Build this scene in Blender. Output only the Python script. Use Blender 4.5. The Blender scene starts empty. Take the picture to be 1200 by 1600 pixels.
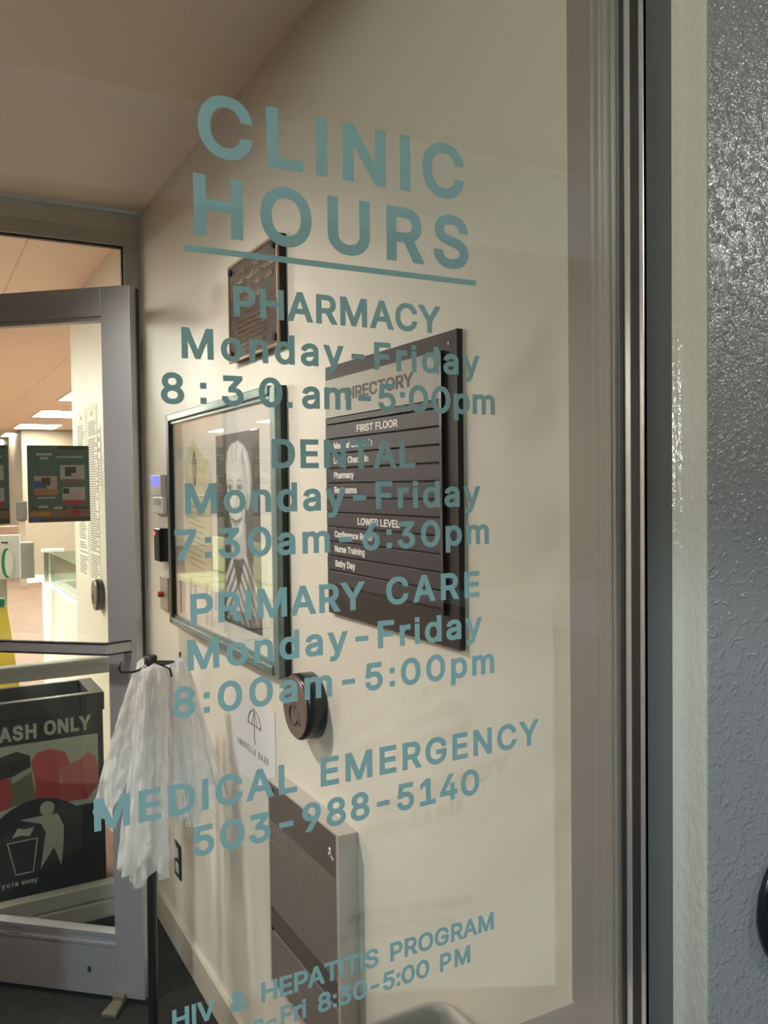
import bpy, bmesh, math, random
from mathutils import Vector, Matrix
R = math.radians
scn = bpy.context.scene
col = scn.collection

# ------------------------------------------------------------------ camera
H_CAM = 1.53
cam_d = bpy.data.cameras.new('camera')
cam = bpy.data.objects.new('camera', cam_d)
col.objects.link(cam)
cam_d.sensor_fit = 'VERTICAL'
cam_d.sensor_height = 36.0
cam_d.sensor_width = 27.0
cam_d.lens = 36.0 * 1336.44 / 1600.0
cam_d.clip_start = 0.01
yaw, pit, rol = R(28.76865), R(-1.852513), R(0.746614)
fw = Vector((math.sin(yaw) * math.cos(pit), math.cos(yaw) * math.cos(pit), math.sin(pit)))
rt = Vector((math.cos(yaw), -math.sin(yaw), 0))
dn = fw.cross(rt)
rt2 = rt * math.cos(rol) + dn * math.sin(rol)
dn2 = -rt * math.sin(rol) + dn * math.cos(rol)
m = Matrix((rt2, -dn2, -fw)).transposed().to_4x4()
m.translation = Vector((0, 0, H_CAM))
cam.matrix_world = m
scn.camera = cam

# ------------------------------------------------------------------ look, world, lights
scn.view_settings.view_transform = 'Standard'
scn.view_settings.look = 'None'
scn.view_settings.gamma = 1.0
scn.view_settings.use_curve_mapping = False
scn.view_settings.exposure = 0.68
scn.cycles.transparent_max_bounces = 40
scn.cycles.max_bounces = 12
scn.cycles.sample_clamp_indirect = 4.0

w = bpy.data.worlds.new('night_sky')
scn.world = w
w.use_nodes = True
bg = w.node_tree.nodes['Background']
bg.inputs[0].default_value = (0.62, 0.85, 1.0, 1)
bg.inputs[1].default_value = 0.15

def lamp(name, kind, loc, power, color, size=0.1, target=None, **kw):
    d = bpy.data.lights.new(name, kind)
    d.energy = power
    d.color = color
    if kind == 'AREA':
        d.size = size
        d.shape = kw.get('shape', 'DISK')
        if 'size_y' in kw:
            d.size_y = kw['size_y']
    else:
        d.shadow_soft_size = size
    if kind == 'SPOT':
        d.spot_size = kw['cone']
        d.spot_blend = kw['blend']
    o = bpy.data.objects.new(name, d)
    col.objects.link(o)
    o.location = loc
    if target is not None:
        o.rotation_euler = (Vector(target) - Vector(loc)).to_track_quat('-Z', 'Y').to_euler()
    return o

# vestibule downlight, street luminaire with a cut-off beam, added outside fill, lamp under the canopy
lamp('vestibule_lamp', 'SPOT', (-0.45, 2.15, 2.485), 130.0, (1.0, 0.89, 0.83), 0.10, (0.73, 1.9, 0.95), cone=R(85), blend=1.0)
SL = Vector((-3.87, -6.36, 4.78))
az = Vector((0.66, 1.0, 0)).normalized()
el = R(-60)
tgt = SL + az * math.cos(el) + Vector((0, 0, math.sin(el)))
lamp('street_lamp_light', 'SPOT', SL, 850.0, (0.66, 0.86, 1.0), 0.07, tgt, cone=R(2 * 38.4), blend=0.025)
lamp('outside_fill', 'AREA', (-1.2, -0.55, 2.50), 16.5, (0.96, 1.0, 0.89), 0.25, (0.75, 0.9, 2.2))  # unseen fill, placed to brighten the inner wall and the letters
lamp('facade_lamp', 'AREA', (2.7, -0.95, 2.50), 9.0, (1.0, 0.97, 0.92), 0.10, (1.2, 0.4, 1.2))

GLYPHS = """
b& 448 75 7 92 -4 120 -17 154 -26 181 -29 223 -28 263 -20 302 -5 326 11 353 -22 485 -22 484 -19 475 -10 475 -8 461 7 461 9 447 24 447 26 437 36 433 43 423 53 419 60 409 70 405 77 395 87 413 121 424 155 430 196 431 247 327 247 326 201 322 179 320 179 293 211 293 213 288 217 284 224 279 228 279 230 274 234 270 241 260 251 256 258 252 261 254 264 276 279 279 283 281 283 285 288 287 288 319 322 330 339 338 356 344 376 347 399 346 422 342 441 335 460 323 480 305 500 303 500 291 511 260 527 239 533 218 536 174 535 141 527 121 518 99 503 77 479 62 451 56 430 53 403 54 380 57 363 64 341 75 319 103 279 89 267 87 267 83 262 81 262 55 238 55 236 47 229 47 227 43 224 30 205 20 184 15 167 12 146 12 121 18 87 30 58 48 32/144 83 133 93 123 110 120 122 121 145 127 160 134 170 150 186 152 186 157 192 169 200 260 90 234 76 221 72 201 69 172 71 156 76/186 342 172 361 161 385 160 408 162 415 166 423 174 431 183 436 197 439 218 437 229 431 237 421 240 410 238 391 230 377 216 363 214 363 211 359 209 359 206 355 197 350 191 344
b- 453 92 165 360 165 360 267 92 267
b. 170 28 -22 138 -22 138 89 28 89
b0 487 127 7 144 -4 169 -16 195 -24 218 -28 269 -28 292 -24 315 -17 339 -6 340 -4 357 5 373 19 375 19 396 40 424 80 443 121 451 146 458 177 464 233 464 276 462 304 458 332 449 370 439 398 424 429 396 469 375 490 373 490 360 502 343 513 310 528 271 537 225 538 186 531 149 516 148 514 128 503 116 492 114 492 84 461 84 459 69 440 59 420 57 419 39 376 29 337 22 276 22 233 24 205 32 158 46 114 69 69 84 50 84 48 97 35 97 33/192 91 172 109 158 129 146 154 137 184 131 226 131 282 137 325 144 350 155 375 157 376 159 382 167 394 185 413 198 422 219 431 240 434 263 432 276 428 290 421 310 405 310 403 317 397 329 379 341 353 350 321 355 283 355 226 350 188 342 159 330 132 315 110 302 97 300 97 291 89 266 78 255 76 231 76 211 81
b1 453 54 -22 413 -22 413 78 298 78 298 532 191 532 64 438 64 314 73 320 102 342 107 344 117 354 122 356 132 364 137 366 147 376 152 378 162 386 167 388 177 397 190 406 190 78 54 78
b2 453 41 -22 411 -22 411 80 202 80 245 124 245 126 269 149 269 150 290 170 290 173 312 194 312 196 320 204 320 206 327 212 327 214 333 218 333 220 351 241 380 284 391 306 398 327 403 356 403 388 400 408 392 434 379 459 369 472 369 474 365 476 365 478 348 496 346 496 343 500 321 515 298 526 276 533 255 537 224 539 203 538 178 534 142 522 111 504 82 476 64 450 53 426 46 401 43 378 42 339 149 339 149 370 151 384 156 399 161 408 174 422 183 428 208 436 238 436 249 434 258 432 277 420 289 406 296 390 297 358 295 348 288 330 286 329 283 322 273 306 262 294 262 292 232 260 232 258 216 244 216 242 200 226 200 224 184 210 184 208 169 194 169 192 105 126 105 124 90 110 90 108 42 59
b3 453 86 10 103 -1 123 -11 164 -24 202 -29 234 -29 261 -26 297 -17 335 1 346 10 351 12 368 27 368 29 382 43 394 61 403 79 409 96 415 127 414 171 409 194 402 213 385 243 381 246 378 252 353 276 337 287 316 298 290 307 270 310 270 312 277 318 277 320 285 327 292 337 300 344 307 354 315 361 315 363 323 370 330 380 338 387 345 397 353 404 353 406 361 413 361 415 395 452 395 532 47 532 47 430 241 430 230 418 230 416 223 410 223 408 215 401 215 399 208 393 208 391 201 385 201 383 194 377 194 375 179 360 179 358 172 352 172 350 157 335 157 333 150 327 150 325 143 319 143 317 135 310 134 225 189 225 189 220 193 225 220 225 246 221 261 216 277 207 291 194 300 179 306 158 305 126 302 116 293 101 284 92 268 82 251 76 234 73 202 73 190 75 173 80 155 90 142 103 135 116 132 127 129 155 19 155 24 105 37 67 57 37
b4 453 17 82 259 82 259 -22 365 -22 365 82 436 82 436 186 365 186 365 340 259 340 259 186 146 186 350 532 233 531 223 512 212 496 210 490 199 474 197 467 186 452 184 446 170 424 168 418 157 402 155 396 144 380 142 374 131 358 129 352 115 331 113 325 102 310 100 304 98 302 84 276 73 260 71 254 69 254 55 228 44 212 42 206 31 190 29 184 17 166
b5 453 102 8 122 -5 138 -13 160 -21 181 -26 207 -29 236 -29 271 -24 304 -13 341 9 350 18 352 18 372 39 393 71 403 94 411 125 414 151 413 189 407 221 399 244 386 270 373 289 369 292 369 294 348 315 346 315 343 319 341 319 329 329 302 343 274 352 249 356 211 356 180 350 162 343 171 430 389 430 389 532 76 532 43 233 137 223 148 234 157 240 182 250 211 255 225 255 244 252 268 241 287 223 299 202 304 185 306 170 306 155 303 135 299 123 289 105 276 91 261 81 235 73 202 74 184 80 169 89 157 101 150 112 145 129 143 153 36 153 39 111 45 86 50 73 68 42 72 39 76 32
b6 453 114 6 146 -13 167 -21 188 -26 212 -29 241 -29 282 -22 315 -9 316 -7 324 -4 336 4 348 15 350 15 367 32 367 34 378 46 397 80 404 100 409 122 411 137 411 178 408 200 403 220 395 241 386 258 375 274 370 278 370 280 353 297 351 297 343 305 329 314 306 325 279 333 260 336 231 337 365 532 240 532 232 518 229 516 217 496 214 494 204 477 201 475 191 458 188 456 178 439 175 437 165 420 162 418 152 401 149 399 139 382 136 380 126 363 123 361 105 334 104 330 98 323 97 319 83 298 63 259 50 224 42 186 41 147 46 112 52 91 68 57 82 37 86 34 86 32/183 83 170 94 170 96 165 100 159 109 153 122 149 137 148 174 150 185 159 207 175 226 185 233 201 240 216 243 237 243 252 240 264 235 277 226 285 218 294 205 301 189 305 167 305 148 302 130 295 112 293 111 288 101 277 89 275 89 266 81 250 74 232 71 212 72 194 77
b7 453 61 -22 180 -22 414 444 414 532 40 532 40 430 289 430
b8 453 94 9 114 -2 115 -4 134 -13 158 -21 181 -26 210 -29 242 -29 290 -22 315 -14 342 -1 359 10 367 18 369 18 395 46 404 60 414 81 420 102 423 124 423 147 418 178 411 198 393 230 368 257 352 268 370 285 370 287 377 294 386 308 394 325 402 353 404 371 404 390 401 413 393 439 384 457 376 469 368 477 368 479 342 503 327 513 305 524 273 534 246 538 196 537 174 533 151 526 126 514 105 500 101 495 99 495 75 469 59 441 52 421 48 400 47 377 50 349 57 325 68 303 77 290 81 287 81 285 95 271 97 271 99 267 87 260 68 242 68 240 57 228 46 207 44 206 35 182 31 165 29 148 29 123 33 97 45 65 63 38 77 23 79 23/164 87 149 101 141 115 138 127 138 152 142 166 149 179 161 192 163 192 169 198 187 207 206 212 237 213 251 211 267 206 285 196 299 183 306 173 313 153 314 134 312 121 303 102 287 87 266 77 239 72 213 72 198 74 180 79/179 325 168 335 168 337 163 342 159 350 155 366 155 385 157 395 163 409 173 421 175 421 181 427 200 435 219 438 232 438 248 436 263 431 275 424 285 414 292 402 295 393 296 365 289 344 277 329 257 317 232 312 205 314 192 318
b9 453 88 -22 213 -22 221 -8 224 -6 236 14 239 16 251 36 254 38 266 58 269 60 281 80 284 82 296 102 299 104 311 124 314 126 326 146 329 148 349 178 350 182 354 186 371 216 373 218 378 230 380 230 397 268 404 290 410 320 411 368 407 394 395 432 387 448 374 467 349 494 347 494 343 500 321 515 290 529 272 534 247 538 205 538 180 534 149 524 117 506 105 494 103 494 85 476 85 474 80 470 65 448 52 420 47 404 42 378 41 336 43 318 49 290 56 271 75 239 83 230 83 228 104 209 106 209 118 198 141 186 160 180 182 175 198 173 222 173/179 280 168 290 168 292 160 302 154 314 149 331 149 372 153 386 159 399 168 412 176 420 191 430 201 434 215 438 237 438 252 434 267 428 278 418 280 418 287 410 298 390 303 374 305 360 304 332 300 316 293 302 285 292 285 290 270 277 261 272 246 267 230 265 212 266 192 272
b: 170 28 -2 138 -2 138 109 28 109/28 268 138 268 138 378 28 378
bA 480 -16 -22 101 -22 150 120 328 120 379 -22 495 -22 292 532 185 532/186 222 239 378 262 304 264 302 268 286 270 284 292 222
bB 456 38 -22 266 -22 314 -16 349 -5 380 12 405 34 405 36 410 40 420 55 431 78 440 115 441 148 437 178 427 207 414 228 389 256 370 267 379 275 381 275 396 292 406 306 413 322 418 338 421 360 421 386 419 403 411 432 395 463 373 488 371 488 367 494 348 507 328 517 308 524 268 531 38 532/148 80 148 209 257 209 281 205 292 200 307 192 320 179 329 162 333 148 333 126 331 118 322 103 315 96 301 88 279 82 260 80/148 308 148 430 249 430 266 428 281 424 291 418 302 408 302 406 307 401 314 380 314 364 312 354 307 341 300 331 284 318 264 310 243 308
bC 510 127 13 145 3 146 1 173 -12 200 -21 218 -25 251 -29 284 -29 322 -24 345 -18 371 -8 409 14 421 25 423 25 446 48 471 84 488 124 500 183 391 183 384 154 375 133 365 118 349 102 336 93 320 85 305 80 283 76 252 76 230 80 213 86 196 95 186 102 182 107 180 107 164 124 150 145 139 169 131 197 126 239 126 270 131 312 140 343 152 368 166 388 191 411 217 425 249 433 273 434 298 431 330 420 352 405 362 395 362 393 373 380 381 364 391 326 500 326 493 366 487 388 478 411 467 432 455 450 447 458 447 460 429 479 427 479 421 486 419 486 408 496 391 507 385 509 384 511 343 528 299 537 247 538 228 536 199 530 175 522 155 513 154 511 139 504 119 490 117 487 115 487 80 452 54 413 42 388 32 360 21 308 18 274 18 234 23 187 29 159 38 131 58 89 80 57 86 52 86 50 108 28 110 28 115 22 117 22
bD 502 38 -22 238 -22 277 -18 309 -12 340 0 364 12 384 25 416 53 416 55 424 62 424 64 428 66 444 90 464 130 473 158 480 190 484 226 484 284 479 325 466 374 460 390 442 424 428 444 424 446 424 448 417 454 417 456 396 476 394 476 374 492 351 506 348 506 327 516 300 524 265 530 236 532 38 532/148 80 148 430 245 428 274 424 299 414 323 399 345 376 360 350 371 318 376 286 377 238 372 198 360 160 348 138 329 116 327 116 323 111 307 100 285 90 258 82 231 80
bE 419 38 -22 398 -22 398 80 148 80 148 207 378 207 378 308 148 308 148 430 395 430 395 532 38 532
bF 410 38 -22 148 -22 148 198 369 198 369 300 148 300 148 430 392 430 392 532 38 532
bG 520 125 14 161 -7 193 -19 213 -24 252 -29 285 -29 320 -25 348 -18 367 -11 390 0 391 2 397 4 412 14 424 25 426 25 447 46 447 48 461 64 472 84 474 85 491 126 499 165 501 191 501 279 260 279 260 177 391 177 382 144 365 116 351 102 335 91 320 84 299 78 285 76 253 76 240 78 214 86 192 98 172 115 172 117 165 123 165 125 153 140 139 169 131 197 126 239 126 270 130 307 140 343 152 368 165 387 170 391 170 393 189 410 216 425 241 432 271 434 305 429 331 418 344 409 348 404 350 404 370 380 382 357 392 326 502 326 489 385 480 408 467 432 453 452 449 455 449 457 428 479 426 479 411 493 386 509 368 518 341 528 297 537 245 538 226 536 197 530 171 521 148 510 115 488 85 459 85 457 70 440 57 417 55 416 42 389 32 361 21 309 18 275 18 234 23 187 29 159 37 133 57 90 59 89 69 71 82 56 82 54 88 49 88 47 105 30 107 30
bH 517 38 -22 148 -22 148 210 370 210 370 -22 480 -22 480 532 370 532 370 312 148 312 148 532 38 532
bI 185 38 -22 148 -22 148 532 38 532
bL 393 38 -22 384 -22 384 80 148 80 148 532 38 532
bM 628 38 -22 145 -22 145 294 271 -22 358 -22 371 14 379 31 380 37 388 54 389 60 399 82 400 88 408 105 409 111 417 128 418 134 428 156 429 162 437 179 438 184 446 202 447 208 466 252 467 258 475 275 481 294 482 -22 591 -22 591 532 461 532 437 466 433 459 432 453 421 428 420 422 416 416 415 410 411 402 410 396 406 390 405 384 389 346 388 339 384 332 383 326 379 320 378 314 362 275 361 269 357 262 356 256 352 250 351 244 347 237 346 230 335 206 316 149 314 150 301 190 297 198 296 204 290 216 289 222 281 239 280 245 272 262 271 267 265 279 264 286 256 302 255 308 249 320 248 326 240 344 239 350 231 366 230 372 224 384 223 390 215 408 214 414 208 426 207 432 199 448 198 454 190 472 189 478 183 490 168 531 38 532
bN 523 38 -22 148 -22 147 337 165 310 166 306 168 304 169 300 171 300 172 296 176 292 180 282 186 275 187 271 193 264 194 260 200 254 201 250 207 243 208 239 214 232 215 228 221 220 222 216 228 210 229 206 235 198 236 194 242 188 243 184 249 177 250 173 256 166 257 162 263 154 264 150 270 144 271 140 277 132 278 128 284 122 285 118 291 111 292 107 298 100 299 96 305 89 306 84 312 78 313 74 319 66 320 62 326 56 327 52 333 45 334 41 340 34 341 30 347 23 348 18 354 12 355 8 361 1 373 -20 375 -22 486 -22 486 532 377 532 377 173 353 209 352 213 346 220 340 232 334 239 333 243 327 250 326 254 320 260 319 264 313 271 307 284 301 290 300 294 294 302 293 306 287 312 286 316 280 324 267 346 261 354 260 358 254 364 253 368 247 376 246 380 240 386 227 410 221 416 220 420 214 428 213 432 207 438 206 442 188 468 187 472 181 480 180 484 174 490 173 494 169 498 168 503 162 510 150 531 38 532
bO 533 126 14 141 4 147 2 148 0 173 -12 193 -19 218 -25 251 -29 283 -29 322 -24 348 -17 373 -7 374 -5 395 5 414 18 423 27 425 27 454 57 482 100 501 146 508 173 514 211 516 243 515 287 512 314 505 349 495 380 486 398 486 401 463 440 460 442 454 452 448 457 448 459 425 482 423 482 410 494 385 510 362 521 339 529 318 534 288 538 236 537 211 533 189 527 161 516 160 514 146 508 145 506 127 496 116 486 114 486 109 480 107 480 78 449 78 447 63 428 53 408 51 407 38 378 32 360 21 308 18 274 18 234 23 187 30 156 38 131 57 91 59 90 69 72 82 57 82 55 87 51 87 49 107 29 109 29/190 99 168 119 168 121 156 135 143 159 131 197 126 239 126 270 131 312 140 343 151 366 167 389 187 408 197 415 207 419 208 421 237 431 263 434 292 432 317 425 337 415 362 395 362 393 369 387 382 368 397 335 406 294 408 239 404 202 394 166 383 143 374 129 352 105 333 92 304 80 282 76 244 77 218 84
bP 444 38 -22 148 -22 148 164 258 164 277 166 306 172 331 181 362 198 384 218 384 220 392 226 406 247 419 273 430 316 432 352 427 395 417 426 401 456 391 467 391 470 373 488 371 488 367 492 346 507 325 517 304 524 263 531 38 532/148 264 148 430 246 430 262 428 280 422 290 418 308 401 316 386 321 370 322 332 316 308 310 296 301 286 281 272 253 265
bR 449 38 -22 148 -22 148 176 235 175 240 162 242 162 248 148 250 147 255 134 257 134 262 122 264 120 269 109 271 108 277 94 279 93 284 80 286 80 291 68 293 66 299 53 301 52 306 40 308 39 314 25 316 24 340 -22 466 -22 439 28 437 30 433 40 431 41 427 50 425 52 421 62 419 62 415 73 413 74 409 84 407 84 403 94 401 96 397 106 395 107 391 117 389 118 385 128 383 128 379 138 377 140 373 150 371 150 367 160 365 162 361 172 359 173 355 182 353 184 349 194 346 196 347 200 358 205 371 214 374 218 376 218 395 237 395 239 407 254 417 272 425 294 432 332 432 372 430 388 425 410 415 436 405 454 394 467 394 470 375 488 373 488 370 492 354 504 335 514 313 522 293 527 264 531 38 532/148 277 148 430 258 428 285 422 296 416 309 403 317 390 321 376 323 364 323 340 317 316 311 304 300 294 281 284 258 278
bS 446 87 6 106 -4 107 -6 127 -15 152 -23 177 -28 206 -31 242 -31 293 -24 331 -11 352 0 371 13 398 40 398 42 408 54 419 75 425 92 430 115 430 164 421 197 409 219 406 221 400 231 392 238 392 240 375 255 370 257 359 266 324 284 278 300 211 317 173 331 154 343 144 353 139 364 138 383 141 395 147 406 163 421 179 429 201 435 242 436 275 428 294 417 304 407 311 395 314 386 318 356 425 356 421 406 414 430 402 454 392 466 392 468 388 471 388 473 369 492 367 492 364 496 362 496 350 506 326 519 296 530 274 535 250 538 205 538 181 535 155 529 135 522 112 511 87 494 62 469 62 467 52 455 42 436 36 420 31 397 31 349 35 331 44 308 61 283 76 268 78 268 90 257 108 247 109 245 131 234 176 218 252 198 297 180 315 166 323 150 323 129 319 116 312 105 297 91 278 81 258 75 236 72 213 72 183 77 171 81 150 93 137 107 131 119 128 130 125 160 14 160 18 115 22 97 32 70 44 49 47 47 53 37 65 24 67 24 74 16 76 16
bT 449 170 -22 279 -22 279 430 439 430 439 532 9 532 9 430 170 430
bU 517 116 12 153 -10 173 -18 198 -25 242 -31 276 -31 298 -29 336 -21 356 -14 377 -4 378 -2 398 9 409 19 411 19 416 25 418 25 443 53 453 68 455 74 457 75 470 105 476 127 480 157 480 531 370 531 370 162 368 150 363 134 357 122 348 109 337 98 321 87 305 80 275 74 244 74 229 76 211 81 196 88 184 96 180 101 178 101 168 112 155 134 150 149 147 169 147 531 38 531 38 158 40 139 44 119 51 97 64 70 78 49 90 37 90 35
bV 480 188 -22 294 -22 495 532 378 531 299 300 297 298 291 277 289 275 283 254 281 252 275 232 273 230 265 202 263 200 241 132 220 196 218 198 214 214 212 216 209 228 207 230 198 258 196 260 193 272 191 274 188 286 186 288 183 300 181 302 178 314 176 316 173 328 171 330 168 342 166 344 163 356 161 358 158 370 156 372 152 388 150 390 147 401 145 403 100 532 -16 532
bW 686 138 -22 248 -22 342 327 344 326 346 320 438 -22 548 -22 699 532 586 532 508 226 506 224 493 166 397 532 289 532 201 194 199 192 194 168 100 532 -13 532
bY 472 181 -22 291 -22 291 204 293 205 294 209 298 213 299 216 303 220 304 224 308 228 322 254 326 258 327 262 331 265 332 269 336 273 337 277 341 282 342 286 346 290 360 314 364 318 365 322 369 326 370 330 374 334 375 338 379 342 380 346 384 350 393 368 397 372 398 376 402 380 403 384 407 388 408 391 412 395 421 412 425 416 426 420 430 424 431 428 435 432 436 436 440 440 441 444 445 448 446 452 450 456 451 460 455 464 459 474 463 478 464 482 468 486 469 490 473 494 474 498 478 502 479 506 483 510 484 514 496 532 368 532 367 528 344 492 343 488 325 461 310 434 306 430 299 416 287 399 280 386 260 356 237 314 214 354 210 358 206 366 202 370 198 380 194 384 190 392 186 396 182 406 178 410 174 418 170 422 166 432 162 436 158 444 154 448 150 457 146 461 145 465 138 474 137 478 130 488 129 492 127 492 126 496 122 501 104 532 -24 532 181 202
ba 389 62 -3 74 -9 75 -11 100 -22 128 -29 146 -31 175 -31 207 -26 225 -20 243 -11 252 -4 254 -4 254 -22 359 -22 359 270 357 287 350 315 335 344 313 369 311 369 298 380 265 396 238 403 206 407 180 407 154 404 116 394 85 379 69 368 66 364 64 364 47 347 47 345 43 342 34 329 23 308 11 276 39 269 106 248 114 248 124 273 138 290 160 303 181 308 209 308 231 302 232 300 236 299 247 287 253 267 253 254 246 251 139 237 108 230 87 223 64 212 52 204 29 181 17 160 10 137 8 121 8 95 10 79 17 54 29 31 32 29 38 19/126 79 119 86 116 92 114 108 118 122 129 132 145 139 170 145 208 149 255 157 278 164 287 170 281 164 281 162 253 135 250 116 239 96 228 85 214 76 191 69 159 68 143 71
bb 424 30 -23 134 -23 134 2 153 -12 170 -21 205 -30 243 -31 261 -29 279 -25 299 -18 322 -6 335 3 338 7 340 7 357 23 357 25 370 39 380 54 382 60 384 61 394 82 402 105 408 130 412 161 413 194 410 234 403 268 395 292 383 317 367 341 349 361 347 361 332 375 305 391 281 400 250 406 207 406 181 401 159 392 136 376 136 531 30 531/175 82 162 94 162 96 156 102 147 119 140 140 135 175 135 203 137 222 142 245 148 261 158 278 170 291 180 298 194 304 210 307 230 307 246 304 260 298 277 284 277 282 281 279 289 267 299 242 305 210 305 168 297 129 287 107 281 98 277 95 277 93 265 82 251 74 230 69 210 69 189 74
bc 396 94 4 111 -7 121 -11 122 -13 125 -13 136 -19 163 -27 193 -31 222 -31 247 -28 285 -17 302 -9 303 -7 309 -5 324 5 349 28 349 30 354 34 369 56 380 79 390 111 390 119 289 144 279 110 270 95 260 85 246 76 228 70 194 69 172 75 163 80 150 91 134 114 125 138 122 151 119 177 119 198 122 224 130 252 136 265 147 281 157 291 175 302 197 307 218 307 235 304 251 297 261 288 263 288 275 273 282 256 287 235 292 235 390 260 390 264 377 303 360 334 336 361 334 361 329 367 305 383 270 398 230 406 185 406 149 399 115 385 88 367 64 344 41 311 31 291 23 269 14 227 12 204 12 170 16 135 28 92 43 61 52 47 62 36 62 34 70 27 70 25
bd 424 94 0 108 -9 131 -20 154 -27 182 -31 210 -31 244 -25 267 -15 290 2 291 -23 395 -23 395 531 289 531 289 376 264 393 236 403 202 407 175 406 156 403 120 391 89 372 62 346 42 317 28 287 22 269 15 237 12 206 12 171 15 140 23 104 30 84 42 59 44 58 52 43 55 41 61 31 68 25 68 23/164 79 146 95 137 108 130 123 124 142 120 165 119 200 125 240 130 255 138 271 146 280 146 282 163 297 179 304 195 307 215 307 231 304 245 298 262 284 275 265 284 241 289 212 290 182 287 151 283 134 277 117 263 94 250 82 236 74 215 69 195 69 183 71
be 404 94 4 125 -14 161 -26 197 -31 228 -31 254 -28 287 -19 323 -1 335 9 337 9 355 26 355 28 361 33 374 52 385 76 394 107 292 132 279 99 274 94 274 92 259 79 249 74 230 69 195 69 173 75 154 86 141 99 134 109 123 136 121 147 394 147 393 227 389 255 379 290 363 323 352 339 348 342 348 344 327 365 325 365 322 369 303 382 283 392 263 399 227 406 183 406 151 400 126 391 112 384 91 370 68 349 68 347 57 336 42 313 28 283 20 258 15 233 12 204 12 170 15 140 20 116 27 94 42 62 59 37 65 32 65 30 80 15 82 15/123 243 133 267 150 288 170 301 193 307 225 306 241 301 251 295 264 283 264 281 270 275 279 257 283 244
bf 254 58 -22 164 -22 164 304 251 304 251 401 164 401 164 426 166 436 170 444 181 450 204 452 243 440 270 535 239 547 213 552 177 552 147 548 117 536 99 524 83 508 83 506 73 494 67 482 59 452 58 401 -16 401 -16 304 58 304
bg 425 82 -139 113 -156 135 -164 156 -169 189 -173 224 -173 252 -170 292 -160 326 -144 339 -135 342 -131 344 -131 361 -114 361 -112 365 -109 376 -93 389 -62 395 -29 395 402 291 402 291 376 289 376 286 380 269 391 252 399 234 404 211 407 183 407 155 403 122 392 93 375 68 353 68 351 61 345 61 343 57 340 44 321 28 288 17 250 12 209 12 174 16 138 27 98 39 72 55 48 71 30 73 30 80 22 82 22 85 18 101 7 136 -9 166 -16 202 -18 232 -15 256 -8 277 3 289 12 289 -19 286 -33 280 -46 266 -60 253 -67 241 -71 226 -74 199 -75 176 -72 161 -67 146 -58 137 -50 137 -48 124 -34 110 -11 107 -11 99 -17 91 -20 83 -26 75 -29 60 -39 22 -59 21 -62 42 -99 54 -112 54 -114/158 94 143 108 136 118 129 132 122 156 119 182 120 216 124 238 130 256 144 280 160 295 175 303 192 307 219 307 238 302 256 291 268 278 278 261 285 241 290 211 290 174 286 148 281 132 269 110 258 98 248 91 230 84 219 82 192 82 174 86
bh 410 30 -22 136 -22 136 238 138 252 145 271 160 290 174 300 199 306 227 306 244 300 250 296 263 282 271 262 273 250 273 -22 380 -22 379 263 375 292 364 325 348 352 338 362 338 364 321 380 299 392 266 403 246 406 209 406 196 404 163 394 136 378 136 532 30 532
bi 167 30 -22 136 -22 136 401 30 401/30 430 136 430 136 532 30 532
bk 381 30 -22 136 -22 136 130 151 145 283 -22 418 -22 398 3 398 5 382 23 379 28 367 42 364 48 348 66 345 72 329 90 326 96 314 109 311 115 295 132 292 138 280 152 277 158 261 176 258 182 242 200 239 206 231 214 238 224 287 271 287 273 335 320 335 322 413 401 274 401 136 260 136 532 30 532
bl 160 28 -22 134 -22 134 552 28 552
bm 610 30 -22 136 -22 137 256 141 270 153 290 164 298 179 306 188 308 211 308 229 302 243 290 247 284 251 271 252 -22 358 -22 358 258 362 274 372 290 383 300 405 308 431 308 453 300 464 290 472 271 473 -22 579 -22 579 273 575 300 569 322 552 354 531 376 511 390 486 401 451 408 413 408 380 399 360 390 359 388 344 380 337 374 335 374 320 358 301 380 299 380 295 384 282 393 265 401 241 408 206 408 180 403 155 393 135 380 134 401 30 401
bn 410 30 -22 136 -22 136 238 138 252 145 271 160 290 174 300 199 306 227 306 244 300 250 296 263 282 271 262 273 250 273 -22 380 -22 380 241 377 280 371 306 361 331 343 358 322 378 310 386 284 398 246 406 209 406 179 400 149 388 148 386 138 380 136 378 134 378 134 401 30 401
bo 415 94 4 111 -7 121 -11 122 -13 125 -13 136 -19 163 -27 193 -31 222 -31 257 -26 292 -14 321 3 349 28 349 30 362 44 372 59 374 65 376 66 392 103 402 149 404 203 398 250 385 291 364 329 353 341 353 343 344 351 344 353 342 353 332 364 303 384 270 398 230 406 185 406 149 399 115 385 88 367 64 344 41 311 31 291 23 269 14 227 12 204 12 170 16 135 28 92 43 61 52 47 62 36 62 34 70 27 70 25/163 80 150 91 150 93 144 98 138 107 130 123 122 151 119 177 119 198 122 224 130 252 136 265 147 281 157 291 175 302 197 307 218 307 238 303 254 295 270 280 285 255 292 234 297 203 297 172 293 145 287 125 279 108 273 99 268 95 268 93 256 82 239 73 222 69 194 69 177 73
bp 424 30 -165 136 -165 136 1 154 -12 169 -20 201 -29 230 -31 249 -30 273 -26 300 -17 318 -8 337 5 361 28 361 30 369 38 381 56 398 93 406 121 410 143 413 195 411 227 407 252 402 272 393 297 374 332 360 348 360 350 344 366 312 388 289 398 261 405 244 407 213 407 191 404 166 396 153 389 134 375 134 402 30 402/177 81 160 97 160 99 155 104 146 122 139 145 135 176 135 204 141 242 147 259 157 277 172 293 174 293 179 298 187 302 206 307 234 307 244 305 264 296 280 281 287 271 299 243 305 211 305 168 299 136 293 119 279 96 267 84 250 74 234 70 206 70 193 73
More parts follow.
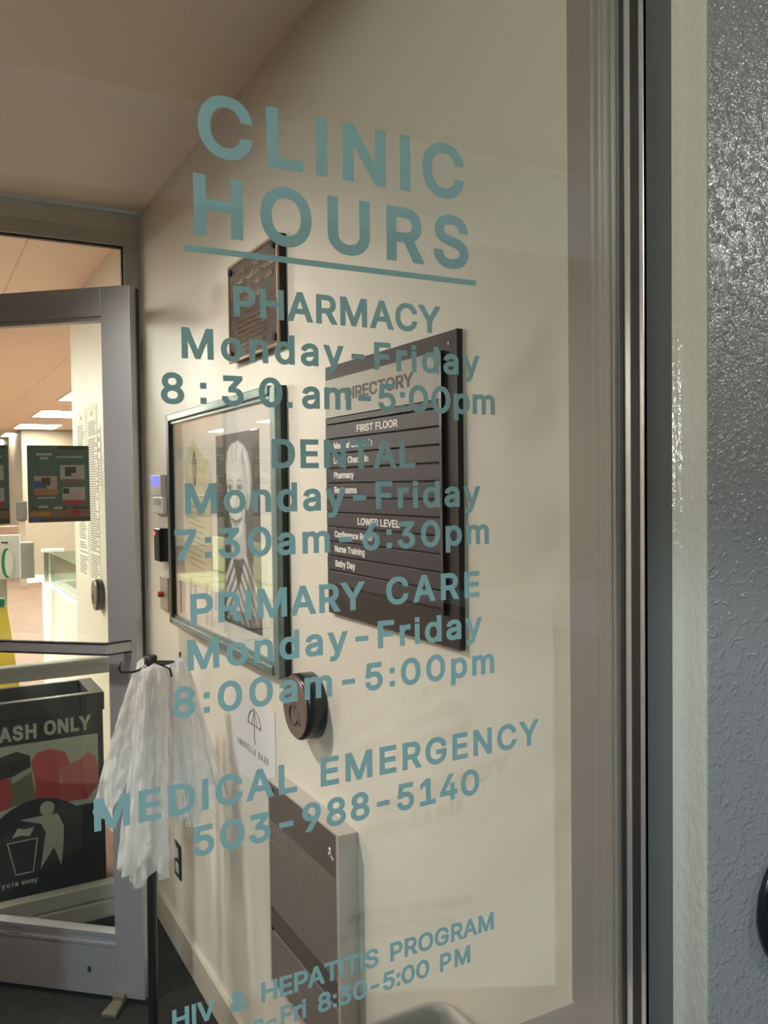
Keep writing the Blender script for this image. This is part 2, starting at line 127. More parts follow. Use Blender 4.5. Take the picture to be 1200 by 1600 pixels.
br 259 30 -22 136 -22 136 246 138 256 144 271 160 290 174 298 183 300 201 304 216 304 266 296 266 406 225 408 187 406 160 397 146 390 136 382 134 382 134 401 30 401
bs 365 68 1 82 -8 103 -18 140 -28 166 -31 198 -31 225 -28 262 -18 292 -3 305 6 308 10 310 10 324 24 340 47 351 76 354 95 354 117 352 132 344 157 327 183 311 198 298 207 269 221 248 228 181 243 154 251 138 260 135 263 131 274 133 287 146 300 166 308 194 310 213 307 227 300 241 284 246 274 253 251 353 273 343 307 330 335 319 351 315 354 315 356 300 371 280 385 251 398 220 405 181 407 139 402 108 392 76 374 54 354 54 352 49 348 39 333 32 318 26 296 25 258 29 238 34 224 42 209 51 199 51 197 72 178 102 161 130 151 225 128 236 122 243 115 246 106 245 95 241 88 235 82 219 73 197 68 167 68 147 73 134 80 126 88 118 103 111 132 105 132 10 112 9 109 17 74 30 43 40 28 45 24 45 22
bt 227 86 -4 112 -18 128 -23 155 -27 183 -27 201 -25 219 -21 239 -14 220 78 218 79 177 72 162 72 153 75 149 85 148 304 226 304 226 401 148 401 148 493 42 493 42 401 -16 401 -16 304 42 304 43 74 47 53 59 25 67 16 67 14
bu 410 91 -2 103 -8 104 -10 124 -19 141 -24 169 -28 195 -28 229 -22 256 -11 273 1 275 1 275 -23 380 -23 380 401 273 401 272 130 263 105 249 88 230 77 206 72 180 74 160 83 149 94 146 101 144 102 138 120 136 134 136 401 30 401 30 122 32 102 38 74 51 43 66 21
bw 567 121 -22 216 -22 283 216 351 -22 446 -22 575 401 462 400 423 258 410 216 398 166 393 180 383 222 379 232 334 401 235 401 182 214 170 166 113 368 112 376 106 392 105 400 -8 401
by 389 22 -153 47 -163 67 -167 105 -168 125 -165 147 -158 169 -146 193 -124 193 -122 203 -111 212 -94 214 -93 229 -59 233 -45 242 -25 246 -11 255 9 259 23 268 43 272 57 281 77 285 91 294 111 298 125 312 158 316 172 325 192 329 206 333 213 334 219 338 226 339 232 343 239 347 253 351 260 352 266 356 273 357 279 404 401 289 401 254 301 236 255 233 243 215 197 212 185 202 161 196 140 194 140 101 401 -15 401 6 348 7 342 11 335 15 321 19 314 23 300 27 293 31 279 35 272 39 258 43 251 47 237 51 230 55 216 59 209 63 195 67 188 71 174 75 167 79 153 83 146 87 132 91 125 95 111 99 104 103 90 107 83 111 69 120 49 124 35 128 28 132 14 139 -1 126 -40 118 -55 109 -64 103 -67 87 -68 45 -60 23 -147 21 -150
xA 480 -38 -38 112 -38 161 104 318 104 368 -38 517 -38 303 547 174 546/208 237 239 327 249 294 251 292 270 237
xH 517 22 -38 163 -38 163 194 354 194 354 -38 495 -38 495 547 354 547 354 327 163 327 163 547 22 547
xL 393 22 -38 399 -38 399 95 163 95 163 547 22 547
xN 523 22 -38 163 -38 163 280 366 -38 501 -38 501 547 361 547 361 226 157 547 22 547
xO 533 119 -1 139 -12 140 -14 167 -27 187 -34 216 -41 250 -45 283 -45 323 -40 353 -32 378 -22 420 3 434 16 436 16 459 39 459 41 474 58 489 81 492 89 494 90 505 113 515 140 522 166 529 210 531 242 530 287 526 321 521 346 505 395 490 425 474 450 459 467 459 469 435 493 433 493 416 508 399 519 393 521 392 523 367 535 344 543 299 552 234 552 209 548 186 542 145 525 144 523 138 521 137 519 131 517 116 507 98 491 96 491 66 459 38 416 23 383 17 365 10 338 5 309 2 274 2 233 7 185 14 153 23 125 26 121 32 104 49 73 63 53 66 51 66 49 76 39 76 37 95 18 97 18 102 12 104 12/196 113 179 129 163 152 153 174 145 203 141 239 141 269 145 305 154 337 163 356 178 378 197 396 220 409 239 415 263 418 290 416 311 410 335 397 357 376 368 360 377 342 384 322 391 283 392 239 388 203 379 171 362 139 341 116 325 105 301 95 281 91 245 92 223 98
xR 449 22 -38 163 -38 163 160 225 159 330 -38 491 -38 487 -28 485 -27 481 -17 479 -16 475 -6 473 -5 469 5 467 6 463 16 461 17 457 27 455 28 451 38 449 39 445 49 443 50 439 60 437 61 433 71 431 72 427 82 425 83 421 93 419 94 415 104 413 105 409 115 407 116 403 126 401 127 397 137 395 138 391 148 389 149 385 159 383 160 379 170 377 171 366 192 377 199 385 207 387 207 405 225 405 227 409 230 409 232 413 235 419 244 431 267 439 289 445 316 447 332 447 372 440 412 432 435 420 459 409 475 404 479 404 481 385 500 383 500 380 504 361 517 340 528 315 537 294 542 264 546 22 547/163 293 163 414 256 413 281 406 282 404 289 401 297 393 302 384 306 370 307 341 302 321 295 310 292 309 289 305 275 298 247 293
xS 446 75 -5 92 -16 114 -27 139 -36 169 -43 206 -47 242 -47 290 -41 316 -34 341 -24 358 -15 380 0 391 11 393 11 411 31 425 52 433 68 441 91 446 118 447 145 445 167 441 186 435 203 425 222 417 234 413 237 413 239 408 243 408 245 380 270 343 292 287 313 220 330 193 339 167 352 156 362 154 367 153 378 155 388 160 397 174 409 184 414 202 419 241 420 269 413 279 408 290 399 298 385 305 340 441 340 437 404 431 428 419 455 405 476 385 498 383 498 368 512 340 529 302 544 281 549 251 553 193 552 153 544 118 531 96 519 81 507 79 507 49 477 36 458 27 440 20 420 15 394 14 364 16 344 21 323 28 305 43 280 54 269 54 267 69 253 86 242 88 239 123 220 167 204 243 184 277 172 298 160 305 153 308 144 307 128 302 117 293 107 283 100 267 93 251 89 235 87 213 87 193 90 174 96 162 103 152 112 147 120 143 133 139 175 -3 175 3 110 8 89 17 65 26 48 39 29 61 6 63 6
xT 449 155 -38 295 -38 295 414 455 414 455 547 -6 547 -6 414 155 414
xY 472 166 -38 306 -38 306 198 329 233 330 237 334 241 335 245 339 249 348 266 352 270 353 274 357 278 358 282 362 286 363 290 367 294 368 298 372 302 386 327 390 331 391 335 395 339 396 343 400 347 401 351 405 355 424 388 428 392 429 396 433 400 434 404 438 408 457 441 461 445 462 449 466 453 467 457 471 461 472 465 476 469 477 473 499 506 500 510 504 514 505 518 509 522 510 526 514 530 515 534 519 538 523 547 360 547 347 527 346 523 342 519 341 515 339 514 338 510 336 509 335 505 331 501 327 492 323 488 319 479 315 475 308 461 304 457 300 448 296 444 289 430 285 426 281 417 277 413 270 399 266 395 262 386 258 382 251 368 247 364 237 345 221 369 217 378 213 382 209 391 205 395 201 404 197 408 193 417 189 421 185 430 181 434 177 443 173 447 169 456 165 460 161 469 157 473 153 482 149 486 126 526 122 530 118 539 114 543 113 547 -52 547 -43 531 -39 527 -38 523 -34 519 -33 515 -29 511 -28 507 -24 503 -23 499 -19 495 -18 491 -14 487 -13 483 -9 479 -5 470 -1 466 0 462 4 458 5 454 9 450 10 446 14 442 15 438 19 434 20 430 24 426 25 422 29 418 38 401 42 397 43 393 47 389 48 385 52 381 53 377 57 373 58 369 62 365 71 348 75 344 76 340 80 336 81 332 85 328 86 324 90 320 91 316 95 312 99 303 128 259 132 250 136 246 137 242 166 198
"""

# ------------------------------------------------------------------ materials
def nodes(name):
    mt = bpy.data.materials.new(name)
    mt.use_nodes = True
    return mt, mt.node_tree.nodes, mt.node_tree.links

def mat(name, c, rough=0.5, metal=0.0, var=0.0, vscale=6.0, bump=0.0, bscale=200.0, stretch=None, spec=0.5, emit=None, estr=0.0, bdist=0.002):
    mt, n, l = nodes(name)
    b = n['Principled BSDF']
    b.inputs['Base Color'].default_value = (*c, 1)
    b.inputs['Roughness'].default_value = rough
    b.inputs['Metallic'].default_value = metal
    b.inputs['Specular IOR Level'].default_value = spec
    tc = n.new('ShaderNodeTexCoord')
    vec = tc.outputs['Object']
    if stretch:
        mp = n.new('ShaderNodeMapping')
        mp.inputs['Scale'].default_value = stretch
        l.new(vec, mp.inputs['Vector'])
        vec = mp.outputs['Vector']
    if var:
        t = n.new('ShaderNodeTexNoise')
        t.inputs['Scale'].default_value = vscale
        t.inputs['Detail'].default_value = 4
        l.new(vec, t.inputs['Vector'])
        r = n.new('ShaderNodeValToRGB')
        r.color_ramp.elements[0].position = 0.3
        r.color_ramp.elements[1].position = 0.7
        r.color_ramp.elements[0].color = (*[max(0, x * (1 - var)) for x in c], 1)
        r.color_ramp.elements[1].color = (*[min(1, x * (1 + var)) for x in c], 1)
        l.new(t.outputs['Fac'], r.inputs['Fac'])
        l.new(r.outputs['Color'], b.inputs['Base Color'])
    if bump:
        t = n.new('ShaderNodeTexNoise')
        t.inputs['Scale'].default_value = bscale
        t.inputs['Detail'].default_value = 3
        l.new(vec, t.inputs['Vector'])
        bp = n.new('ShaderNodeBump')
        bp.inputs['Strength'].default_value = bump
        bp.inputs['Distance'].default_value = bdist
        l.new(t.outputs['Fac'], bp.inputs['Height'])
        l.new(bp.outputs['Normal'], b.inputs['Normal'])
    if emit:
        b.inputs['Emission Color'].default_value = (*emit, 1)
        b.inputs['Emission Strength'].default_value = estr
    return mt

def glass_mat(name, tint=(0.95, 0.975, 0.96), ior=1.5):
    mt, n, l = nodes(name)
    n.remove(n['Principled BSDF'])
    out = n['Material Output']
    tr = n.new('ShaderNodeBsdfTransparent')
    tr.inputs['Color'].default_value = (*tint, 1)
    gl = n.new('ShaderNodeBsdfGlossy')
    gl.inputs['Roughness'].default_value = 0.0
    gl.inputs['Color'].default_value = (0.95, 0.98, 0.97, 1)
    ge = n.new('ShaderNodeNewGeometry')
    mp = n.new('ShaderNodeMapRange')       # the inner side of the pane uses the inverse index
    mp.inputs['From Min'].default_value = 0
    mp.inputs['From Max'].default_value = 1
    mp.inputs['To Min'].default_value = ior
    mp.inputs['To Max'].default_value = 1 / ior
    l.new(ge.outputs['Backfacing'], mp.inputs['Value'])
    fr = n.new('ShaderNodeFresnel')
    l.new(mp.outputs['Result'], fr.inputs['IOR'])
    mx = n.new('ShaderNodeMixShader')
    l.new(fr.outputs['Fac'], mx.inputs['Fac'])
    l.new(tr.outputs['BSDF'], mx.inputs[1])
    l.new(gl.outputs['BSDF'], mx.inputs[2])
    l.new(mx.outputs['Shader'], out.inputs['Surface'])
    return mt

def bag_mat(name):
    mt, n, l = nodes(name)
    b = n['Principled BSDF']
    out = n['Material Output']
    b.inputs['Base Color'].default_value = (0.95, 0.94, 0.94, 1)
    b.inputs['Roughness'].default_value = 0.09
    b.inputs['Specular IOR Level'].default_value = 1.0
    tc = n.new('ShaderNodeTexCoord')
    mp = n.new('ShaderNodeMapping')
    mp.inputs['Scale'].default_value = (1.0, 1.0, 0.25)
    l.new(tc.outputs['Object'], mp.inputs['Vector'])
    t = n.new('ShaderNodeTexNoise')
    t.inputs['Scale'].default_value = 85
    t.inputs['Detail'].default_value = 4
    t.inputs['Distortion'].default_value = 0.8
    l.new(mp.outputs['Vector'], t.inputs['Vector'])
    bp = n.new('ShaderNodeBump')
    bp.inputs['Strength'].default_value = 0.9
    bp.inputs['Distance'].default_value = 0.011
    l.new(t.outputs['Fac'], bp.inputs['Height'])
    l.new(bp.outputs['Normal'], b.inputs['Normal'])
    tl = n.new('ShaderNodeBsdfTranslucent')
    tl.inputs['Color'].default_value = (0.9, 0.88, 0.86, 1)
    m1 = n.new('ShaderNodeMixShader')
    m1.inputs['Fac'].default_value = 0.28
    l.new(b.outputs['BSDF'], m1.inputs[1])
    l.new(tl.outputs['BSDF'], m1.inputs[2])
    tr = n.new('ShaderNodeBsdfTransparent')
    m2 = n.new('ShaderNodeMixShader')
    m2.inputs['Fac'].default_value = 0.50
    l.new(m1.outputs['Shader'], m2.inputs[1])
    l.new(tr.outputs['BSDF'], m2.inputs[2])
    l.new(m2.outputs['Shader'], out.inputs['Surface'])
    return mt

def tile_mat(name, c, line, sx, sy, lw=0.006, rough=0.8, off=(0, 0)):
    mt, n, l = nodes(name)
    b = n['Principled BSDF']
    b.inputs['Roughness'].default_value = rough
    tc = n.new('ShaderNodeTexCoord')
    sp = n.new('ShaderNodeSeparateXYZ')
    l.new(tc.outputs['Object'], sp.inputs['Vector'])
    facs = []
    for ax, s, o in (('X', sx, off[0]), ('Y', sy, off[1])):
        a = n.new('ShaderNodeMath'); a.operation = 'ADD'; a.inputs[1].default_value = o + 100 * s
        l.new(sp.outputs[ax], a.inputs[0])
        md = n.new('ShaderNodeMath'); md.operation = 'MODULO'; md.inputs[1].default_value = s
        l.new(a.outputs[0], md.inputs[0])
        lt = n.new('ShaderNodeMath'); lt.operation = 'LESS_THAN'; lt.inputs[1].default_value = lw
        l.new(md.outputs[0], lt.inputs[0])
        facs.append(lt)
    mxm = n.new('ShaderNodeMath'); mxm.operation = 'MAXIMUM'
    l.new(facs[0].outputs[0], mxm.inputs[0]); l.new(facs[1].outputs[0], mxm.inputs[1])
    mx = n.new('ShaderNodeMix'); mx.data_type = 'RGBA'
    mx.inputs['A'].default_value = (*c, 1); mx.inputs['B'].default_value = (*line, 1)
    l.new(mxm.outputs[0], mx.inputs['Factor'])
    l.new(mx.outputs['Result'], b.inputs['Base Color'])
    return mt

def plank_mat(name, c1, c2):
    mt, n, l = nodes(name)
    b = n['Principled BSDF']
    b.inputs['Roughness'].default_value = 0.62
    tc = n.new('ShaderNodeTexCoord')
    br = n.new('ShaderNodeTexBrick')
    br.inputs['Scale'].default_value = 1.0
    br.inputs['Brick Width'].default_value = 1.2
    br.inputs['Row Height'].default_value = 0.15
    br.inputs['Mortar Size'].default_value = 0.003
    br.inputs['Color1'].default_value = (*c1, 1)
    br.inputs['Color2'].default_value = (*c2, 1)
    br.inputs['Mortar'].default_value = (*[x * .6 for x in c1], 1)
    l.new(tc.outputs['Object'], br.inputs['Vector'])
    mp = n.new('ShaderNodeMapping'); mp.inputs['Scale'].default_value = (2, 30, 2)
    l.new(tc.outputs['Object'], mp.inputs['Vector'])
    t = n.new('ShaderNodeTexNoise'); t.inputs['Scale'].default_value = 1.5; t.inputs['Detail'].default_value = 6
    l.new(mp.outputs['Vector'], t.inputs['Vector'])
    mx = n.new('ShaderNodeMix'); mx.data_type = 'RGBA'; mx.blend_type = 'MULTIPLY'
    mx.inputs['Factor'].default_value = 0.5
    l.new(br.outputs['Color'], mx.inputs['A']); l.new(t.outputs['Color'], mx.inputs['B'])
    l.new(mx.outputs['Result'], b.inputs['Base Color'])
    return mt

def vcol_mat(name, rough=0.4):
    mt, n, l = nodes(name)
    b = n['Principled BSDF']
    b.inputs['Roughness'].default_value = rough
    a = n.new('ShaderNodeVertexColor'); a.layer_name = 'ink'
    l.new(a.outputs['Color'], b.inputs['Base Color'])
    return mt

def stucco_mat(name, c):
    mt, n, l = nodes(name)
    b = n['Principled BSDF']
    b.inputs['Base Color'].default_value = (*c, 1)
    b.inputs['Roughness'].default_value = 0.15
    tc = n.new('ShaderNodeTexCoord')
    t1 = n.new('ShaderNodeTexNoise'); t1.inputs['Scale'].default_value = 320; t1.inputs['Detail'].default_value = 3
    t1.inputs['Distortion'].default_value = 0.5
    l.new(tc.outputs['Object'], t1.inputs['Vector'])
    t2 = n.new('ShaderNodeTexNoise'); t2.inputs['Scale'].default_value = 95; t2.inputs['Detail'].default_value = 3
    t2.inputs['Distortion'].default_value = 0.9
    l.new(tc.outputs['Object'], t2.inputs['Vector'])
    r = n.new('ShaderNodeValToRGB'); r.color_ramp.elements[0].position = 0.50; r.color_ramp.elements[1].position = 0.72
    l.new(t2.outputs['Fac'], r.inputs['Fac'])
    ad = n.new('ShaderNodeMath'); ad.operation = 'MULTIPLY_ADD'; ad.inputs[1].default_value = 0.75
    l.new(t1.outputs['Fac'], ad.inputs[0]); l.new(r.outputs['Color'], ad.inputs[2])
    bp = n.new('ShaderNodeBump'); bp.inputs['Strength'].default_value = 0.5; bp.inputs['Distance'].default_value = 0.0022
    l.new(ad.outputs[0], bp.inputs['Height']); l.new(bp.outputs['Normal'], b.inputs['Normal'])
    return mt

M = dict(
    wall=mat('wall_cream_paint', (0.66, 0.61, 0.53), 0.42, bump=0.05, bscale=350),
    darkened_wall=mat('darkened_unseen_wall', (0.085, 0.07, 0.058), 0.6, var=0.2, vscale=5, stretch=(1, 8, 0.6)),  # unseen left wall, darkened to dim its reflection in the door glass
    frame_alum=mat('pale_satin_aluminium', (0.50, 0.485, 0.445), 0.5, 0.15),
    lobby_wall=mat('lobby_wall_paint', (0.80, 0.75, 0.72), 0.6),
    grey_wall=mat('lobby_tan_paint', (0.30, 0.235, 0.18), 0.6),
    ceil=mat('vestibule_ceiling_paint', (0.86, 0.78, 0.68), 0.8),
    tiles=tile_mat('acoustic_ceiling_tiles', (0.96, 0.83, 0.71), (0.76, 0.62, 0.52), 0.61, 1.22, 0.010, off=(0.2, 0.35)),
    carpet=mat('dark_entrance_mat', (0.010, 0.010, 0.008), 0.95, var=0.5, vscale=40, bump=0.8, bscale=600, bdist=0.004),
    planks=plank_mat('lobby_wood_planks', (0.225, 0.116, 0.075), (0.20, 0.104, 0.067)),
    concrete=mat('dark_asphalt_paving', (0.06, 0.06, 0.06), 0.85, var=0.15, vscale=4, bump=0.3, bscale=150),
    canopy=mat('canopy_soffit_paint', (0.42, 0.42, 0.38), 0.7),
    stucco=stucco_mat('grey_gloss_stucco', (0.30, 0.295, 0.285)),
    trim=mat('gloss_cream_trim_paint', (0.54, 0.50, 0.43), 0.16, bump=0.8, bscale=170, stretch=(1, 1, 0.5), bdist=0.002),
    alum=mat('satin_aluminium', (0.33, 0.29, 0.27), 0.5, 0.35),
    alum_out=mat('dark_satin_aluminium', (0.20, 0.205, 0.205), 0.4, 0.6),
    alum_light=mat('bright_aluminium_edge', (0.62, 0.62, 0.60), 0.3, 0.8),
    door_alum=mat('door_satin_aluminium', (0.44, 0.44, 0.465), 0.38, 0.55),
    black=mat('black_rubber', (0.012, 0.012, 0.013), 0.5),
    black_gloss=mat('black_gloss_plastic', (0.012, 0.012, 0.014), 0.22),
    blackmetal=mat('black_powder_coat', (0.015, 0.015, 0.016), 0.4),
    glass=glass_mat('window_glass'),
    glass_green=glass_mat('green_divider_glass', (0.80, 0.90, 0.87)),
    glass_pic=glass_mat('picture_glass', (0.98, 0.98, 0.97)),
    vinyl=mat('grey_blue_vinyl', (0.32, 0.47, 0.495), 0.55),
    bronze=mat('dark_bronze', (0.065, 0.048, 0.042), 0.42, 0.5, var=0.45, vscale=90, bump=0.9, bscale=260, bdist=0.003),
    bronze_rim=mat('polished_bronze', (0.30, 0.21, 0.14), 0.4, 0.7),
    bronze_text=mat('rubbed_bronze_letters', (0.40, 0.29, 0.20), 0.35, 0.6),
    dirboard=mat('dark_brown_board', (0.036, 0.028, 0.026), 0.4, spec=0.2),
    dirstrip=mat('dark_strip_plastic', (0.050, 0.043, 0.053), 0.35, spec=0.22),
    dirhead=mat('warm_grey_header', (0.34, 0.30, 0.27), 0.4),
    ink_dark=mat('dark_sign_ink', (0.05, 0.04, 0.035), 0.5),
    ink_white=mat('white_sign_ink', (0.80, 0.76, 0.70), 0.5),
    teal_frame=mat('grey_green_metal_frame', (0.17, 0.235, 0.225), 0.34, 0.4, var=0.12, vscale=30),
    teal_shaded=mat('shaded_green_metal_frame', (0.016, 0.024, 0.022), 0.4, 0.3),  # shaded copy of the frame metal, shade put into the colour
    matboard=mat('white_mat_board', (0.74, 0.72, 0.68), 0.8),
    card=mat('pale_yellow_card', (0.62, 0.58, 0.40), 0.7),
    card_ink=mat('card_ink', (0.22, 0.20, 0.16), 0.7),
    card_edge=mat('card_cream_edge', (0.80, 0.76, 0.60), 0.6),
    photo=vcol_mat('photo_print', 0.35),
    white_plastic=mat('white_plastic', (0.72, 0.71, 0.70), 0.4),
    grey_plastic=mat('grey_plastic', (0.40, 0.40, 0.40), 0.5),
    blue_lcd=mat('blue_display', (0.05, 0.05, 0.6), 0.3, emit=(0.10, 0.12, 1.0), estr=1.3),
    red_led=mat('red_indicator', (0.8, 0.02, 0.02), 0.3, emit=(1.0, 0.06, 0.06), estr=1.2),
    red_btn=mat('red_button_plastic', (0.42, 0.03, 0.02), 0.4),
    tan_metal=mat('brushed_grey_plate', (0.34, 0.30, 0.27), 0.4, 0.6),
    chrome_brown=mat('brushed_steel_face', (0.25, 0.20, 0.18), 0.3, 0.9, var=0.08, vscale=40),
    chrome=mat('chrome', (0.75, 0.74, 0.72), 0.15, 1.0),
    paper=mat('laminated_paper', (0.70, 0.68, 0.68), 0.3),
    pencil=mat('grey_print', (0.20, 0.20, 0.20), 0.6),
    heater=mat('heater_grey_enamel', (0.46, 0.41, 0.37), 0.4, 0.2),
    heater_face=mat('heater_taupe_enamel', (0.115, 0.095, 0.080), 0.42, 0.3),
    heater_lou=mat('heater_louver_metal', (0.27, 0.22, 0.195), 0.35, 0.5),
    dark=mat('dark_recess', (0.01, 0.01, 0.01), 0.8),
    baseboard=mat('baseboard_paint', (0.52, 0.46, 0.38), 0.35),
    bag=bag_mat('thin_clear_plastic'),
    bin_grey=mat('grey_bin_plastic', (0.36, 0.34, 0.32), 0.42, bump=0.15, bscale=400),
    bin_dark=mat('dark_bin_liner', (0.12, 0.11, 0.10), 0.6),
    can=mat('black_can_plastic', (0.022, 0.024, 0.03), 0.4, bump=0.1, bscale=300),
    p_white=mat('panel_white', (0.62, 0.60, 0.56), 0.5),
    p_red=mat('panel_pink_red', (0.72, 0.13, 0.14), 0.5),
    p_red2=mat('panel_deep_red', (0.58, 0.06, 0.08), 0.5),
    p_red3=mat('panel_light_red', (0.78, 0.20, 0.20), 0.5),
    p_olive=mat('panel_olive_grey', (0.22, 0.20, 0.14), 0.5),
    p_lid=mat('panel_charcoal', (0.05, 0.045, 0.045), 0.5),
    p_cup=mat('panel_pale_grey', (0.50, 0.48, 0.44), 0.5),
    po_bg=mat('poster_teal', (0.184, 0.271, 0.245), 0.4),
    po_dark=mat('poster_olive', (0.131, 0.123, 0.061), 0.4),
    po_tan=mat('poster_tan', (0.385, 0.245, 0.158), 0.4),
    po_red=mat('poster_red', (0.735, 0.079, 0.105), 0.4),
    po_orange=mat('poster_orange', (0.800, 0.350, 0.158), 0.4),
    po_pink=mat('poster_pink', (0.800, 0.595, 0.525), 0.4),
    po_brown=mat('poster_brown', (0.175, 0.131, 0.105), 0.4),
    po_blue=mat('poster_blue', (0.105, 0.210, 0.595), 0.4),
    po_white=mat('poster_white', (0.735, 0.735, 0.700), 0.4),
    notice=mat('notice_paper', (0.72, 0.68, 0.60), 0.6),
    notice_ink=mat('notice_print', (0.26, 0.24, 0.21), 0.6),
    panel=mat('light_diffuser', (1, 1, 1), 0.5, emit=(1.0, 0.92, 0.82), estr=46.0),
    panel_frame=mat('light_frame', (0.8, 0.78, 0.74), 0.5),
    exit=mat('exit_green', (0.02, 0.5, 0.15), 0.4, emit=(0.05, 1.0, 0.35), estr=1.6),
    wood_door=mat('orange_wood_door', (0.66, 0.34, 0.09), 0.45, var=0.12, vscale=8, stretch=(8, 1, 1)),
    yellow=mat('yellow_plastic', (0.80, 0.60, 0.06), 0.4),
    green=mat('green_plastic', (0.03, 0.22, 0.12), 0.4),
    pink=mat('pink_laminate', (0.72, 0.42, 0.32), 0.5),
    seat=mat('pale_green_vinyl', (0.42, 0.46, 0.27), 0.5),
    stopper=mat('tan_rubber_stop', (0.13, 0.115, 0.08), 0.6, 0.2),
)

# ------------------------------------------------------------------ mesh helpers
class MB:
    """collects shapes (world coordinates) that become ONE mesh object"""
    def __init__(self):
        self.bm = bmesh.new()
        self.mi = 0
    def _tag(self, faces, smooth=False):
        for f in faces:
            f.material_index = self.mi
            f.smooth = smooth
    def hexa(self, c, bevel=0.0, seg=2):
        v = [self.bm.verts.new(p) for p in c]
        F = [(0, 3, 2, 1), (4, 5, 6, 7), (0, 1, 5, 4), (1, 2, 6, 5), (2, 3, 7, 6), (3, 0, 4, 7)]
        fs = [self.bm.faces.new([v[i] for i in f]) for f in F]
        self._tag(fs)
        if bevel:
            es = set(e for f in fs for e in f.edges)
            r = bmesh.ops.bevel(self.bm, geom=list(es), offset=bevel, segments=seg, affect='EDGES', profile=0.5, clamp_overlap=True)
            self._tag(r['faces'])
        return self
    def box(self, x0, x1, y0, y1, z0, z1, bevel=0.0, seg=2):
        return self.hexa([(x0, y0, z0), (x1, y0, z0), (x1, y1, z0), (x0, y1, z0), (x0, y0, z1), (x1, y0, z1), (x1, y1, z1), (x0, y1, z1)], bevel, seg)
    def obox(self, T, x0, x1, y0, y1, z0, z1, bevel=0.0):
        c = [(x0, y0, z0), (x1, y0, z0), (x1, y1, z0), (x0, y1, z0), (x0, y0, z1), (x1, y0, z1), (x1, y1, z1), (x0, y1, z1)]
        return self.hexa([T @ Vector(p) for p in c], bevel)
    def prism(self, poly, axis, a0, a1, cap=True, T=None, smooth=False):
        """poly of 2-D points extruded along axis from a0 to a1"""
        def P(p, a):
            q = {'x': (a, p[0], p[1]), 'y': (p[0], a, p[1]), 'z': (p[0], p[1], a)}[axis]
            return T @ Vector(q) if T is not None else q
        A = [self.bm.verts.new(P(p, a0)) for p in poly]
        B = [self.bm.verts.new(P(p, a1)) for p in poly]
        n = len(poly); fs = []
        for i in range(n):
            j = (i + 1) % n
            fs.append(self.bm.faces.new((A[i], A[j], B[j], B[i])))
        self._tag(fs, smooth)
        if cap:
            fs = [self.bm.faces.new(A[::-1]), self.bm.faces.new(B)]
            self._tag(fs)
        return self
    def cyl(self, p, q, r0, r1=None, n=32, cap=True, bevel=0.0):
        p, q = Vector(p), Vector(q)
        r1 = r0 if r1 is None else r1
        d = (q - p).normalized()
        u = d.orthogonal().normalized(); v = d.cross(u)
        rings = [(p, r0), (q, r1)]
        if bevel:
            rings = [(p, r0 - bevel), (p + d * bevel, r0), (q - d * bevel, r1), (q, r1 - bevel)]
        RR = []
        for c, r in rings:
            RR.append([self.bm.verts.new(c + (u * math.cos(2 * math.pi * i / n) + v * math.sin(2 * math.pi * i / n)) * r) for i in range(n)])
        fs = []
        for a, b in zip(RR, RR[1:]):
            for i in range(n):
                j = (i + 1) % n
                fs.append(self.bm.faces.new((a[i], a[j], b[j], b[i])))
        self._tag(fs, True)
        if cap:
            fs = [self.bm.faces.new(RR[0][::-1]), self.bm.faces.new(RR[-1])]
            self._tag(fs)
        return self
    def tube(self, pts, r, n=10):
        pts = [Vector(p) for p in pts]
        prev = None; RR = []
        u = None
        for i, p in enumerate(pts):
            d = ((pts[i + 1] if i < len(pts) - 1 else p) - (pts[i - 1] if i else p)).normalized()
            if u is None:
                u = d.orthogonal().normalized()
            u = (u - d * u.dot(d)).normalized(); v = d.cross(u)
            RR.append([self.bm.verts.new(p + (u * math.cos(2 * math.pi * k / n) + v * math.sin(2 * math.pi * k / n)) * r) for k in range(n)])
        fs = []
        for a, b in zip(RR, RR[1:]):
            for k in range(n):
                j = (k + 1) % n
                fs.append(self.bm.faces.new((a[k], a[j], b[j], b[k])))
        self._tag(fs, True)
        self._tag([self.bm.faces.new(RR[0][::-1]), self.bm.faces.new(RR[-1])])
        return self
    def poly(self, pts, thick):
        """flat printed patch given as 3-D points in order; thick = small extrusion vector"""
        t = Vector(thick)
        A = [self.bm.verts.new(Vector(p)) for p in pts]
        B = [self.bm.verts.new(Vector(p) + t) for p in pts]
        fs = [self.bm.faces.new(B), self.bm.faces.new(A[::-1])]
        n = len(pts)
        for i in range(n):
            fs.append(self.bm.faces.new((A[i], A[(i + 1) % n], B[(i + 1) % n], B[i])))
        self._tag(fs)
        return self

OFF = {}

def props(o, label=None, cat=None, group=None, kind=None):
    if label: o['label'] = label
    if cat: o['category'] = cat
    if group: o['group'] = group
    if kind: o['kind'] = kind
    return o

